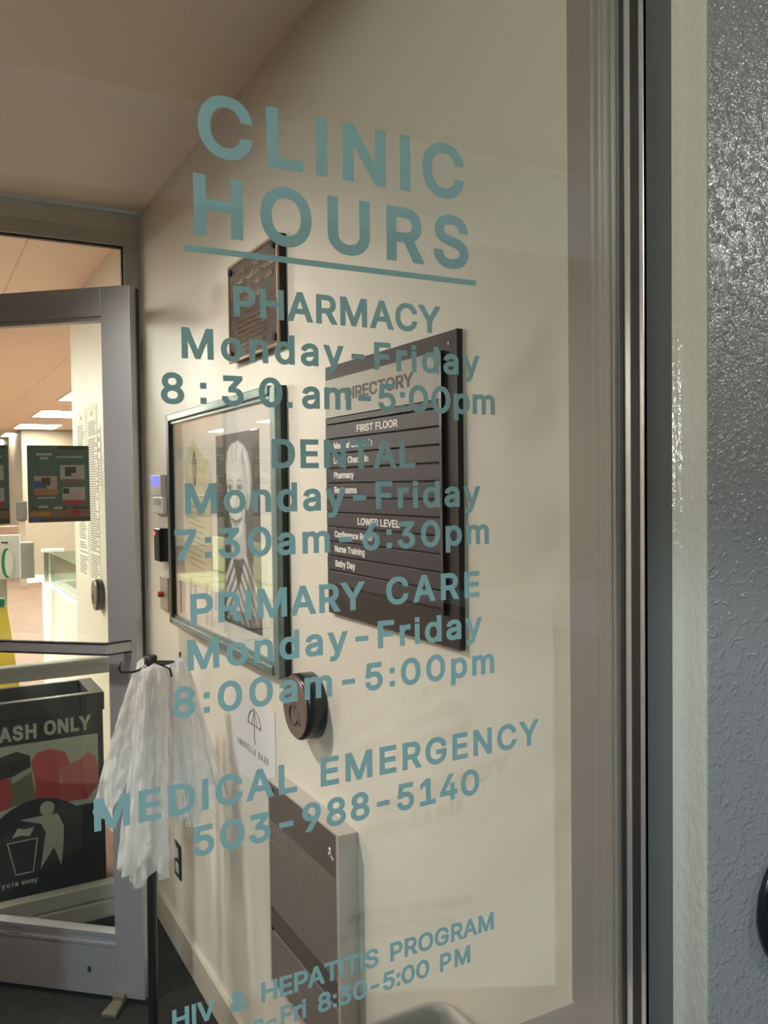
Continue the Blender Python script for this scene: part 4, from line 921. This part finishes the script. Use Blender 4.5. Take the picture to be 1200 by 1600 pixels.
build('indicator', MB().cyl((0.6980, 2.852, 1.378), (0.6955, 2.852, 1.378), 0.0065, n=14), 'red_led', cr, label='glowing red light')
cb = thing('call_plate', (W, 2.85, 1.12), 'grey metal switch plate with a red push button under the black reader', 'switch')
build('plate', MB().box(0.722, W - 0.0003, 2.800, 2.900, 1.118, 1.232, 0.002), 'tan_metal', cb)
build('push_button', MB().cyl((0.7225, 2.862, 1.172), (0.705, 2.862, 1.172), 0.0095, n=16, bevel=0.003), 'red_btn', cb, label='red push button')

# round door-opener buttons
def opener(base, n_dir, up, label, r=0.069, depth=0.045):
    base = Vector(base); n_ = Vector(n_dir); up = Vector(up); sd = up.cross(n_)
    t = thing('door_opener_button', base, label, 'push button', 'round door opener buttons')
    build('housing', MB().cyl(base + n_ * .0003, base + n_ * depth, r, n=64, bevel=0.004), 'black_gloss', t)
    build('face', MB().cyl(base + n_ * (depth - .001), base + n_ * (depth + .002), r * .93, n=64, bevel=0.001), 'chrome_brown', t, label='brushed steel face')
    f0 = base + n_ * (depth + .0022)
    P = lambda a, b: f0 + sd * a * r + up * b * r
    s = MB()
    s.cyl(P(-.08, .30) , P(-.08, .30) + n_ * .0006, r * .075, n=16)
    s.tube([P(-.08, .20), P(-.05, -.12), P(.20, -.14), P(.32, -.46), P(.42, -.44)], r * .035, 6)
    s.tube([P(-.07, .05), P(.14, .04)], r * .03, 6)
    s.tube([P(-.02 + .30 * math.cos(R(a)) - .06, -.26 + .30 * math.sin(R(a))) for a in range(115, 350, 15)], r * .035, 6)
    build('wheelchair_symbol', s, 'ink_dark', t)
    return t
opener((W, 1.648, 1.067), (-1, 0, 0), (0, 0, 1), 'round black door-opener button with steel face on the cream wall under the picture')

# laminated umbrella-bag notice
pn = thing('umbrella_bag_notice', (W, 2.04, 0.785), 'laminated white notice with an umbrella drawing taped above the grey wall heater', 'notice')
def rrect(y0, y1, z0, z1, r, n=5):
    pts = []
    for cy_, cz_, a0 in ((y1 - r, z1 - r, 0), (y0 + r, z1 - r, 90), (y0 + r, z0 + r, 180), (y1 - r, z0 + r, 270)):
        for k in range(n + 1):
            a = R(a0 + 90 * k / n)
            pts.append((cy_ + r * math.cos(a), cz_ + r * math.sin(a)))
    return pts
sh_ = build('sheet', MB().poly([(W - 0.0020, a, c) for a, c in rrect(1.878, 2.190, 0.782, 1.004, 0.012)], (0.0015, 0, 0)), 'paper', pn)
um = MB()
um.tube([(W - .0026, 2.015 - .045 * math.cos(R(a)), 0.930 + .040 * math.sin(R(a))) for a in range(0, 181, 12)], 0.0012, 6)
um.tube([(W - .0026, 1.970 + .0075 * i, 0.930 + .004 * math.sin(i * math.pi / 2) ** 2) for i in range(13)], 0.0010, 6)
for a in (60, 90, 120):
    um.tube([(W - .0026, 2.015, 0.970), (W - .0026, 2.015 - .045 * math.cos(R(a)), 0.931)], 0.0007, 6)
um.tube([(W - .0026, 2.015, 0.976), (W - .0026, 2.015, 0.892), (W - .0026, 2.011, 0.886), (W - .0026, 2.005, 0.889)], 0.0011, 6)
build('umbrella_drawing', um, 'pencil', sh_)
lettering('notice_text', wall_words([('UMBRELLA', 2.145, 2.010, 0.8560), ('BAGS', 1.990, 1.925, 0.8560)]), 0.0165, TW(W - 0.0024), 'pencil', sh_, xs=0.8)
tp_ = MB().box(W - .0026, W - .0019, 2.02, 2.05, .990, 1.012)
build('tape', tp_, 'paper', pn)

# outlet low on the wall
ot = thing('outlet', (W, 2.775, 0.245), 'dark wall socket low on the wall behind the hanging bags', 'socket')
build('cover_plate', MB().box(0.7265, W - .0003, 2.735, 2.805, 0.245, 0.360, 0.002), 'dark', ot)
build('receptacle', MB().box(0.7250, 0.727, 2.752, 2.788, 0.312, 0.345, 0.001), 'grey_plastic', ot)
build('receptacle', MB().box(0.7250, 0.727, 2.752, 2.788, 0.262, 0.295, 0.001), 'grey_plastic', ot)

# wall heater
wh = thing('wall_heater', (W, 1.64, 0.39), 'grey metal wall heater with fine louvers under the umbrella notice', 'heater')
HX = 0.691
hy0, hy1, hz0, hz1 = 1.455, 1.830, 0.390, 0.862
cs = MB()
cs.box(HX, W - .0003, hy0, hy0 + 0.014, hz0, hz1, 0.0015)
cs.box(HX, W - .0003, hy1 - 0.006, hy1, hz0, hz1, 0.0015)
cs.box(HX, W - .0003, hy0 + .014, hy1 - .006, hz1 - 0.006, hz1, 0.001)
cs.box(HX, W - .0003, hy0 + .014, hy1 - .006, hz0, hz0 + 0.006, 0.001)
build('casing', cs, 'heater', wh)
build('front_panel', MB().box(HX + .0015, HX + .006, hy0 + .012, hy1 - .005, 0.770, hz1 - .005), 'heater_face', wh)
build('middle_band', MB().box(HX + .0015, HX + .006, hy0 + .012, hy1 - .005, 0.522, 0.562), 'heater_face', wh)
build('gap_shade_plate', MB().box(HX + .0066, HX + .010, hy0 + .012, hy1 - .005, hz0 + .004, hz1 - .004), 'dark', wh)  # near-black sheet that paints the shade between the louvers
lv = MB()
z = hz0 + .008
while z < 0.768:
    if not (0.514 < z < 0.562):
        lv.prism([(HX + .0005, z), (HX + .0065, z + .002), (HX + .0065, z + .0055), (HX + .0005, z + .0042)], 'y', hy0 + .014, hy1 - .010)
    z += 0.0078
build('louvers', lv, 'heater_lou', wh)
build('side_gap', MB().box(HX + .002, HX + .0055, hy1 - .011, hy1 - .005, hz0 + .006, hz1 - .006), 'dark', wh)
bd = MB().tube([(HX + .0012, 1.492, 0.806), (HX + .0012, 1.500, 0.822), (HX + .0012, 1.503, 0.812), (HX + .0012, 1.482, 0.803)], 0.0022, 6)
build('badge', bd, 'alum_light', wh, label='small bright badge')
build('screw', MB().cyl((HX + .0016, 1.800, 0.842), (HX + .0006, 1.800, 0.842), 0.005, n=12), 'dark', wh)

# ================================================================== BAG STAND AND BAGS
bsX, bsY = 0.505, 2.20
bs = thing('bag_stand', (bsX, bsY, 0), 'slim black floor stand with hook arms carrying clear plastic bags', 'stand')
build('base_plate', MB().cyl((bsX, bsY, 0), (bsX, bsY, 0.012), 0.13, n=48, bevel=0.004), 'blackmetal', bs)
build('pole', MB().cyl((bsX, bsY, 0.010), (bsX + .012, bsY, 1.075), 0.0125, n=24), 'blackmetal', bs)
hx, hz = bsX + 0.015, 1.086
build('hub', MB().cyl((hx, bsY, hz - .020), (hx, bsY, hz + .014), 0.0165, n=24, bevel=0.003), 'blackmetal', bs)
def armp(pts): return build('hook_arm', MB().tube(pts, 0.0032, 8), 'blackmetal', bs)
armp([(hx, bsY, hz - .004), (0.485, 2.185, 1.068), (0.470, 2.180, 1.066), (0.440, 2.170, 1.071), (0.435, 2.168, 1.080), (0.437, 2.168, 1.098)])
armp([(hx, bsY, hz - .004), (0.548, 2.185, 1.071), (0.562, 2.175, 1.064), (0.566, 2.170, 1.045)])
armp([(hx, bsY, hz - .002), (0.545, 2.215, 1.078), (0.590, 2.235, 1.070), (0.606, 2.24, 1.078), (0.608, 2.242, 1.092)])
armp([(hx, bsY, hz - .004), (0.540, 2.19, 1.076), (0.560, 2.182, 1.078), (0.575, 2.178, 1.082)])

def bag(seed, top, bot, w0, w1, d0, d1, label, turn=0.0, folds=7, flare=1.6, lift=(0, 0)):
    rr = random.Random(seed)
    top, bot = Vector(top), Vector(bot)
    bm = bmesh.new()
    NA, NT = 72, 44
    ph = [rr.uniform(0, 6.28) for _ in range(6)]
    rings = []
    e1 = Vector((math.cos(turn), math.sin(turn), 0)); e2 = Vector((-math.sin(turn), math.cos(turn), 0))
    for k in range(NT + 1):
        t = k / NT
        c = top.lerp(bot, t)
        wd = w0 + (w1 - w0) * t ** (1 / flare)
        dp = d0 + (d1 - d0) * t ** (1 / flare)
        ring = []
        for i in range(NA):
            a = 2 * math.pi * i / NA
            fold = 1 + (0.05 + 0.20 * t) * math.sin(folds * a + ph[0] + 1.5 * t) + 0.10 * math.sin(2 * folds * a + ph[1] - 3 * t) + (0.04 + .10 * t) * (0.5 - abs(math.sin(1.5 * folds * a + ph[2] + 2.5 * t))) + 0.04 * math.sin(17 * a + ph[2] + 9 * t)
            crk = 0.0022 * math.sin(31 * t + 5 * a + ph[3]) + 0.0016 * math.sin(53 * t - 9 * a + ph[4])
            p = c + e1 * (math.cos(a) * wd * fold) + e2 * (math.sin(a) * dp * fold)
            p += e2 * crk
            p.z += (0.035 * t ** 6) * (math.sin(a + ph[5]) + .6 * math.sin(3 * a + ph[2])) + t ** 3 * (lift[0] * math.cos(a) + lift[1] * math.sin(a))
            ring.append(bm.verts.new(p))
        rings.append(ring)
    for A, B in zip(rings, rings[1:]):
        for i in range(NA):
            j = (i + 1) % NA
            f = bm.faces.new((A[i], A[j], B[j], B[i]))
            f.smooth = True
    # gathered top and the welded hem
    tv = bm.verts.new(top + Vector((0, 0, 0.018)))
    for i in range(NA):
        f = bm.faces.new((tv, rings[0][(i + 1) % NA], rings[0][i])); f.smooth = True
    o = build('plastic_bag', bm, 'bag', None, tuple(top), label, 'plastic bag', 'clear plastic bags on the stand')
    return o
bag(11, (0.520, 2.165, 1.068), (0.472, 2.125, 0.575), 0.030, 0.052, 0.016, 0.026, 'longest clear plastic bag, front of the stand, reaching lowest with a creased white hem', 0.15, 6)
bag(12, (0.500, 2.190, 1.064), (0.440, 2.195, 0.760), 0.024, 0.058, 0.010, 0.018, 'short clear plastic bag flaring out to the left of the stand, over the door edge', 0.1, 5, lift=(0.03, 0))
bag(13, (0.530, 2.245, 1.072), (0.568, 2.240, 0.630), 0.032, 0.080, 0.016, 0.026, 'wide clear plastic bag hanging in the middle behind the longest one', 0.2, 8)
bag(14, (0.594, 2.215, 1.070), (0.640, 2.170, 0.690), 0.022, 0.052, 0.012, 0.024, 'clear plastic bag on the right-hand hook, nearest the wall heater', 0.1, 6)
bag(15, (0.535, 2.300, 1.064), (0.545, 2.320, 0.530), 0.026, 0.050, 0.012, 0.018, 'greyish clear plastic bag hanging rearmost, low beside the black pole', 0.0, 6)

# ================================================================== GREY BIN BELOW THE WINDOW
gb = thing('waste_bin', (0.55, 0.97, 0), 'grey plastic bin with a rounded rim, below the window against the cream wall', 'bin')
def rring(x0, x1, y0, y1, r, n=8):
    pts = []
    for cx_, cy_, a0 in ((x1 - r, y1 - r, 0), (x0 + r, y1 - r, 90), (x0 + r, y0 + r, 180), (x1 - r, y0 + r, 270)):
        for k in range(n + 1):
            a = R(a0 + 90 * k / n)
            pts.append((cx_ + r * math.cos(a), cy_ + r * math.sin(a)))
    return pts
def loft(bm, rings, smooth=True, close_top=False, close_bot=False):
    L = [[bm.verts.new(p) for p in r] for r in rings]
    for A, B in zip(L, L[1:]):
        n = len(A)
        for i in range(n):
            j = (i + 1) % n
            f = bm.faces.new((A[i], A[j], B[j], B[i])); f.smooth = smooth
    if close_bot: bm.faces.new(L[0][::-1])
    if close_top: bm.faces.new(L[-1])
X0, X1, Y0, Y1 = 0.33, 0.722, 0.77, 1.135
def rz(ins, z, r): return [(x, y, z) for x, y in rring(X0 + ins, X1 - ins, Y0 + ins, Y1 - ins, r)]
bmb = bmesh.new()
loft(bmb, [rz(.035, 0.0, .03), rz(.012, .66, .035), rz(.000, .665, .042), rz(.000, .705, .042), rz(.003, .714, .040), rz(.009, .718, .036), rz(.015, .714, .032), rz(.018, .700, .03), rz(.04, .03, .03)], close_bot=True, close_top=True)
build('bin_body', bmb, 'bin_grey', gb)
build('inner_bucket', (lambda b_: (loft(b_, [rz(.045, .035, .03), rz(.0225, .66, .03), rz(.0245, .66, .03), rz(.047, .037, .03)], close_bot=True, close_top=True), b_)[1])(bmesh.new()), 'bin_dark', gb)

# ================================================================== OUTSIDE
opener((0.8485, 0.5995, 1.0655), (0, -1, 0), (0, 0, 1), 'round black door-opener button cut by the right edge, on the grey stucco', r=0.0755, depth=0.012)
cdt = thing('conduit', (1.9, -1.0, 2.58), 'white pipe under the canopy outside, seen as a faint streak on the glass', 'pipe')
build('pipe', MB().cyl((1.30, -1.0, 2.598), (3.4, -1.0, 2.598), 0.012, n=16), 'white_plastic', cdt)
for x in (1.5, 2.4, 3.3):
    build('bracket', MB().box(x - .012, x + .012, -1.014, -0.986, 2.606, 2.66), 'white_plastic', cdt)

# ================================================================== BEHIND THE SIDELIGHT
def poster(x0, label):
    x1 = x0 + 0.203; z0, z1 = 1.414, 1.679; y = YF + 0.018
    t = thing('poster', ((x0 + x1) / 2, y, z0), label, 'poster', 'teal posters on the sidelight')
    def q(u0, u1, v0, v1, d):
        return [(x0 + (x1 - x0) * a, y - d, z0 + (z1 - z0) * b_) for a, b_ in ((u0, v0), (u1, v0), (u1, v1), (u0, v1))]
    mats = ['po_bg', 'po_dark', 'po_tan', 'po_red', 'po_orange', 'po_pink', 'po_brown', 'po_blue', 'po_white']
    mb = MB(); mb.poly(q(0, 1, 0, 1, 0.0006), (0, -0.0004, 0))
    lay_ = [(0.5, .96, .95, .99, 1), (.10, .47, .43, .60, 5), (.10, .30, .44, .54, 7), (.22, .36, .48, .58, 6), (.10, .48, .355, .425, 4), (.52, .92, .55, .745, 8), (.60, .78, .60, .72, 6), (.70, .85, .56, .64, 5), (.53, .90, .505, .56, 2), (.55, .92, .285, .455, 8), (.65, .88, .31, .40, 5), (.56, .66, .37, .44, 1), (.55, .91, .225, .285, 3), (.02, .99, .06, .17, 2), (.03, .35, .08, .14, 4), (.66, .84, .09, .155, 3), (0, 1, .005, .065, 6), (.05, .20, .015, .07, 7), (.04, .30, .165, .195, 1), (.40, .62, .165, .195, 1), (.72, .97, .165, .195, 1), (.16, .31, .185, .215, 8), (.40, .55, .17, .20, 8), (.14, .40, .87, .90, 8), (.20, .34, .82, .85, 8), (.47, .90, .84, .86, 8), (.15, .43, .31, .33, 8)]
    for i, (a, b_, c, d_, mi) in enumerate(lay_):
        mb.mi = mi
        mb.poly(q(a, b_, c, d_, 0.0010 + .00002 * i), (0, -0.0003 - .00003 * i, 0))
    build('sheet', mb, mats, t)
poster(0.341, 'teal poster with small photos on the sidelight glass, the whole one nearer the wall')
poster(0.080, 'teal poster on the sidelight glass cut off by the left edge of the photo')

# black litter bin with its printed front
tc_ = thing('litter_bin', (0.36, 3.44, 0), 'black square litter bin reading TRASH ONLY behind the glass', 'bin')
cb_ = MB()
cx0, cx1, cy0, cy1 = 0.110, 0.605, 3.309, 3.575
cb_.box(cx0 + .006, cx1 - .006, cy0 - .006, cy1 - .006, 0.0, 0.705, 0.003)
build('can_body', cb_, 'can', tc_)
rm = MB()
rm.box(cx0, cx1, cy0 - .010, cy0 + .025, 0.700, 0.767, 0.003)
rm.box(cx0, cx1, cy1 - .025, cy1, 0.700, 0.767, 0.003)
rm.box(cx0, cx0 + .05, cy0 + .024, cy1 - .024, 0.700, 0.767, 0.002)
rm.box(cx1 - .05, cx1, cy0 + .024, cy1 - .024, 0.700, 0.767, 0.002)
build('rim', rm, 'can', tc_)
build('inner_liner', MB().box(cx0 + .05, cx1 - .05, cy0 + .025, cy1 - .025, 0.700, 0.712), 'bin_dark', tc_)
yf = cy0 - .006
def pz(pts, d=0): return [(x, yf - d, z) for x, z in pts]
fp = MB()
def patch(mi, pts, d):
    fp.mi = mi
    fp.poly(pz(pts, d), (0, -0.0004, 0))
patch(0, [(0.135, .355), (0.5785, .355), (0.5785, .613), (0.135, .613)], .0002)
patch(1, [(0.344, 0.544), (0.366, 0.574), (0.411, 0.581), (0.462, 0.562), (0.477, 0.514), (0.444, 0.503), (0.44, 0.448), (0.445, 0.380), (0.356, 0.380), (0.357, 0.463)], .0007)
patch(3, [(0.444, 0.503), (0.514, 0.526), (0.541, 0.549), (0.567, 0.527), (0.578, 0.486), (0.578, 0.423), (0.446, 0.447)], .0008)
patch(2, [(0.358, 0.484), (0.446, 0.447), (0.578, 0.423), (0.537, 0.374), (0.356, 0.380)], .0012)
patch(4, [(0.250, 0.487), (0.343, 0.52), (0.359, 0.400), (0.253, 0.390)], .0007)
patch(5, [(0.222, 0.571), (0.298, 0.589), (0.341, 0.568), (0.343, 0.527), (0.277, 0.498), (0.22, 0.491)], .0010)
patch(6, [(0.277, 0.498), (0.343, 0.527), (0.344, 0.506), (0.278, 0.474)], .0013)
patch(2, [(0.225, 0.491), (0.265, 0.5), (0.277, 0.457), (0.275, 0.390), (0.228, 0.380)], .0014)
hill = [(0.135, .30), (0.135, .335)] + [(0.365 + .232 * math.sin(R(a)) , 0.110 + .296 * math.cos(R(a))) for a in range(-70, 74, 8) if 0.135 < 0.365 + .232 * math.sin(R(a)) < .579 and 0.110 + .296 * math.cos(R(a)) > .336] + [(0.5795, .336), (0.5795, .30)]
patch(7, hill, .0018)
build('front_print', fp, ['p_white', 'p_red', 'p_red2', 'p_red3', 'p_olive', 'p_lid', 'p_cup', 'can'], tc_, label='printed picture of a red napkin and cup')
tm = MB()
tm.poly(pz([(0.395 + .0255 * math.cos(R(a)), 0.3655 + .0265 * math.sin(R(a))) for a in range(0, 360, 15)], .0024), (0, -.0004, 0))
tm.poly(pz([(0.301, 0.339), (0.392, 0.343), (0.431, 0.339), (0.451, 0.29), (0.448, 0.224), (0.439, 0.146), (0.415, 0.218), (0.367, 0.147), (0.388, 0.279), (0.373, 0.313)], .0024), (0, -.0004, 0))
tm.poly(pz([(0.294, 0.312), (0.320, 0.303), (0.35, 0.306), (0.334, 0.276), (0.305, 0.284), (0.275, 0.279)], .0024), (0, -.0004, 0))
bk = [(0.259, 0.262), (0.359, 0.263), (0.343, 0.144), (0.284, 0.144)]
for a, b_ in zip(bk, bk[1:] + bk[:1]):
    tm.tube([(a[0], yf - .0024, a[1]), (b_[0], yf - .0024, b_[1])], 0.0024, 6)
build('litter_symbol', tm, 'p_white', tc_, label='pale figure dropping paper in a basket')
TC = plane_T((0, yf - 0.0006, 0), (1, 0, 0), (0, 0, 1), (0, -1, 0))
lettering('front_text', [('TRASH', 0.160, 0.366, 0.628), ('ONLY', 0.391, 0.557, 0.632)], 0.054, TC, 'p_white', tc_, weight='x', xs=0.86)
lettering('small_text', [('recycle', 0.190, 0.292, 0.103), ('away', 0.302, 0.358, 0.103)], 0.018, TC, 'po_white', tc_)

# ================================================================== LOBBY
# long printed notices on the lobby wall
nt = thing('wall_notice', (W, 4.27, 1.09), 'tall cream notice sheets of fine print on the lobby wall beyond the door', 'notice')
rn = random.Random(8)
for ya, yb in ((4.285, 4.56), (4.01, 4.26)):
    s_ = build('sheet', MB().box(W - .0014, W - .0005, ya, yb, 1.09, 1.915), 'notice', nt)
    lines = MB()
    z = 1.885
    lines.box(W - .0020, W - .0013, (ya + yb) / 2 - .02, (ya + yb) / 2 + .02, z - .02, z)
    z -= .045
    while z > 1.11:
        ln = rn.uniform(.15, .235)
        if rn.random() > .08:
            lines.box(W - .0019, W - .0013, yb - .022 - ln, yb - .022, z - .0068, z)
        z -= .0115
    build('printed_lines', lines, 'notice_ink', s_)
nb = thing('wall_notice', (W, 3.97, 1.52), 'narrow strip of tiny brown squares and print between the tall notices and the door stile', 'notice')
st_ = build('sheet', MB().box(W - .002, W - .0005, 3.93, 3.995, 1.52, 1.80), 'lobby_wall', nb)
for z in (1.775, 1.738, 1.690):
    build('printed_square', MB().box(W - .003, W - .0018, 3.95, 3.985, z, z + .018), 'notice_ink', st_)
sq = MB()
for k in range(9):
    sq.box(W - .003, W - .0018, 3.95, 3.985, 1.54 + k * .014, 1.5475 + k * .014)
build('printed_lines', sq, 'notice_ink', st_)
opener((W, 3.985, 1.050), (-1, 0, 0), (0, 0, 1), 'round steel-faced door-opener button on the lobby wall, half hidden by the door stile', r=0.070, depth=0.035)
# small counter glass over the low wall
gd = thing('glass_divider', (W + .06, 5.3, 0.915), 'green-tinted glass screen standing on the low lobby wall', 'glass screen')
build('glass_pane', MB().box(W + .03, W + .04, 4.70, 5.95, 0.916, 1.115), 'glass_green', gd)
build('glass_pane', MB().box(W + .05, 1.9, 6.00, 6.01, 0.916, 1.115), 'glass_green', gd)
build('top_cap', MB().box(W - .005, 0.86, 5.955, 6.05, 1.115, 1.133, 0.002), 'panel_frame', gd)
build('end_post', MB().box(W + .0, W + .025, 5.93, 5.955, 0.916, 1.115), 'chrome', gd)
# hand sanitiser dispenser on its stand
hs_ = thing('sanitizer_stand', (0.46, 5.6, 0), 'pale grey hand sanitizer dispenser with a green and white oval, on a stand', 'dispenser')
build('cabinet', MB().box(0.33, 0.542, 5.45, 5.60, 1.000, 1.265, 0.008), 'white_plastic', hs_)
build('side_module', MB().box(0.540, 0.625, 5.50, 5.60, 0.995, 1.210, 0.006), 'grey_plastic', hs_)
ov = MB()
ov.poly([(0.466 + .030 * math.cos(R(a)), 5.448, 1.098 + .088 * math.sin(R(a))) for a in range(0, 360, 15)], (0, -.002, 0))
build('oval_surround', ov, 'green', hs_, label='dark green oval surround')
ov = MB().poly([(0.475 + .021 * math.cos(R(a)), 5.445, 1.098 + .078 * math.sin(R(a))) for a in range(0, 360, 15)], (0, -.004, 0))
build('oval_window', ov, 'po_white', hs_)
build('slot', MB().box(0.44, 0.475, 5.447, 5.452, 1.215, 1.222), 'dark', hs_)
build('pole', MB().box(0.40, 0.47, 5.53, 5.58, 0.02, 1.0), 'grey_plastic', hs_)
build('base_plate', MB().box(0.27, 0.60, 5.40, 5.72, 0, 0.02, 0.004), 'grey_plastic', hs_)
# yellow folding floor sign
ws = thing('floor_sign', (0.45, 5.05, 0), 'yellow folded caution sign standing at the left edge behind the door glass', 'sign')
def leaf(y0_, y1_):
    return MB().hexa([(0.20, y0_, 0), (0.52, y0_, 0), (0.52, y0_ + .012, 0), (0.20, y0_ + .012, 0), (0.29, y1_, 0.90), (0.425, y1_, 0.90), (0.425, y1_ + .012, 0.90), (0.29, y1_ + .012, 0.90)], 0.003)
build('panel', leaf(4.85, 5.03), 'yellow', ws)
build('panel', leaf(5.23, 5.05), 'yellow', ws)
build('hinge', MB().box(0.33, 0.415, 5.02, 5.07, 0.895, 0.94, 0.004), 'green', ws)
# distant things by the corridor
ex = thing('exit_sign', (1.96, 18.0, 2.13), 'glowing green exit sign hanging near the corridor', 'exit sign')
build('face', MB().box(1.86, 2.10, 17.98, 18.02, 2.14, 2.32), 'exit', ex)
build('stem', MB().cyl((1.98, 18, 2.32), (1.98, 18, 2.5), 0.02, n=10), 'white_plastic', ex)
dr = thing('door_2', (2.05, 21.9, 0), kind='structure')
build('door_leaf', MB().box(1.70, 2.75, 20.9, 20.95, 0, 2.2), 'wood_door', dr)
build('door_frame', MB().box(1.85, 2.18, 20.86, 20.9, 0.9, 2.1), 'grey_wall', dr)
pc = thing('kiosk', (1.45, 14.3, 0), 'slim kiosk with a dark screen far down the lobby, between the two posters', 'kiosk')
build('column', MB().box(1.40, 1.50, 14.25, 14.35, 0.0, 1.06, 0.01), 'grey_wall', pc)
build('screen', MB().box(1.375, 1.525, 14.2, 14.28, 1.05, 1.34, 0.01), 'p_lid', pc, label='dark screen')
ct = thing('carton', (0.46, 5.53, 1.265), 'small pinkish carton on top of the hand sanitizer dispenser', 'box')
build('carton_body', MB().box(0.40, 0.535, 5.46, 5.58, 1.266, 1.312, 0.003), 'pink', ct)
# recessed light panels in rows
VIS = {(1.70, 8.9): 'topmost lobby light panel, a small bright corner cut off by the cream lobby wall',
       (1.70, 11.25): 'second lobby light panel down, long and cut by the cream lobby wall',
       (1.70, 13.7): 'third lobby light panel down, the topmost one seen whole',
       (1.70, 16.0): 'fourth lobby light panel down, just above the fifth and thinner than the third',
       (1.70, 18.2): 'fifth lobby light panel down, thin, reaching the left edge of the photo',
       (1.70, 20.4): 'lowest and farthest light panel of the lobby row, partly behind the posters',
       (2.85, 12.5): 'lobby light panel of the right-hand row hidden behind the cream lobby wall',
       (2.85, 17.5): 'thin far light panel beside the cream lobby wall, right of the main row',
       (4.6, 4.9): 'light panel over the reception side of the lobby, first from the vestibule',
       (4.6, 6.9): 'light panel over the reception side of the lobby, second from the vestibule',
       (4.6, 9.0): 'light panel over the reception side of the lobby, third from the vestibule',
       (2.2, 4.9): 'near lobby light panel behind the cream wall, right of the row',
       (2.2, 6.9): 'lobby light panel over the low wall with the glass screen'}
for cxl, ys in ((1.70, (8.9, 11.25, 13.7, 16.0, 18.2, 20.4)), (2.85, (12.5, 17.5)), (-0.9, (4.6, 6.6, 8.9, 11.25, 13.7, 16.0)), (-3.4, (4.6, 6.6, 8.9, 11.25, 13.7)), (2.2, (4.9, 6.9)), (4.6, (4.9, 6.9, 9.0))):  # the last row is unseen, added to brighten the lobby ceiling
    for yl in ys:
        t = thing('ceiling_light', (cxl, yl + .5, 2.5), VIS.get((cxl, yl), 'glowing lobby ceiling panel in a row further left, mirrored in the picture glass'), 'ceiling light', 'ceiling lights in the lobby')
        build('diffuser', MB().box(cxl - .29, cxl + .29, yl, yl + 1.0, 2.490, 2.496), 'panel', t)
        fr_ = MB()
        fr_.box(cxl - .31, cxl + .31, yl - .02, yl, 2.488, 2.4995); fr_.box(cxl - .31, cxl + .31, yl + 1.0, yl + 1.02, 2.488, 2.4995)
        fr_.box(cxl - .31, cxl - .29, yl, yl + 1.0, 2.488, 2.4995); fr_.box(cxl + .29, cxl + .31, yl, yl + 1.0, 2.488, 2.4995)
        build('frame', fr_, 'panel_frame', t)
# waiting chairs further left, mirrored in the picture glass
def chair(x, y, label):
    t = thing('waiting_chair', (x, y, 0), label, 'chair', 'waiting room chairs')
    build('seat', MB().box(x - .25, x + .25, y - .25, y + .25, .40, .48, 0.02), 'seat', t)
    build('backrest', MB().box(x - .25, x - .19, y - .25, y + .25, .50, .92, 0.02), 'seat', t)
    for a in (-.22, .22):
        for b_ in (-.22, .22):
            build('leg', MB().cyl((x + a, y + b_, 0), (x + a, y + b_, .41), 0.014, n=10), 'blackmetal', t)
    for b_ in (-.22, .22):
        build('back_post', MB().cyl((x - .22, y + b_, .45), (x - .22, y + b_, .6), 0.012, n=10), 'blackmetal', t)
for i in range(4):
    chair(-1.6 - .0 * i, 8.2 + .62 * i, 'pale green waiting chair with black legs in the row reflected in the picture glass')
# vestibule downlight trim around its lamp
dl = thing('ceiling_light', (-0.45, 2.15, ZC - .02), 'round recessed downlight in the vestibule ceiling, above the open door', 'ceiling light')
rg = bmesh.new()
loft(rg, [[(-0.45 + r_ * math.cos(2 * math.pi * i / 40), 2.15 + r_ * math.sin(2 * math.pi * i / 40), z_) for i in range(40)] for r_, z_ in ((.088, ZC - .001), (.088, ZC - .012), (.105, ZC - .012), (.110, ZC - .001))])
build('trim_ring', rg, 'white_plastic', dl)
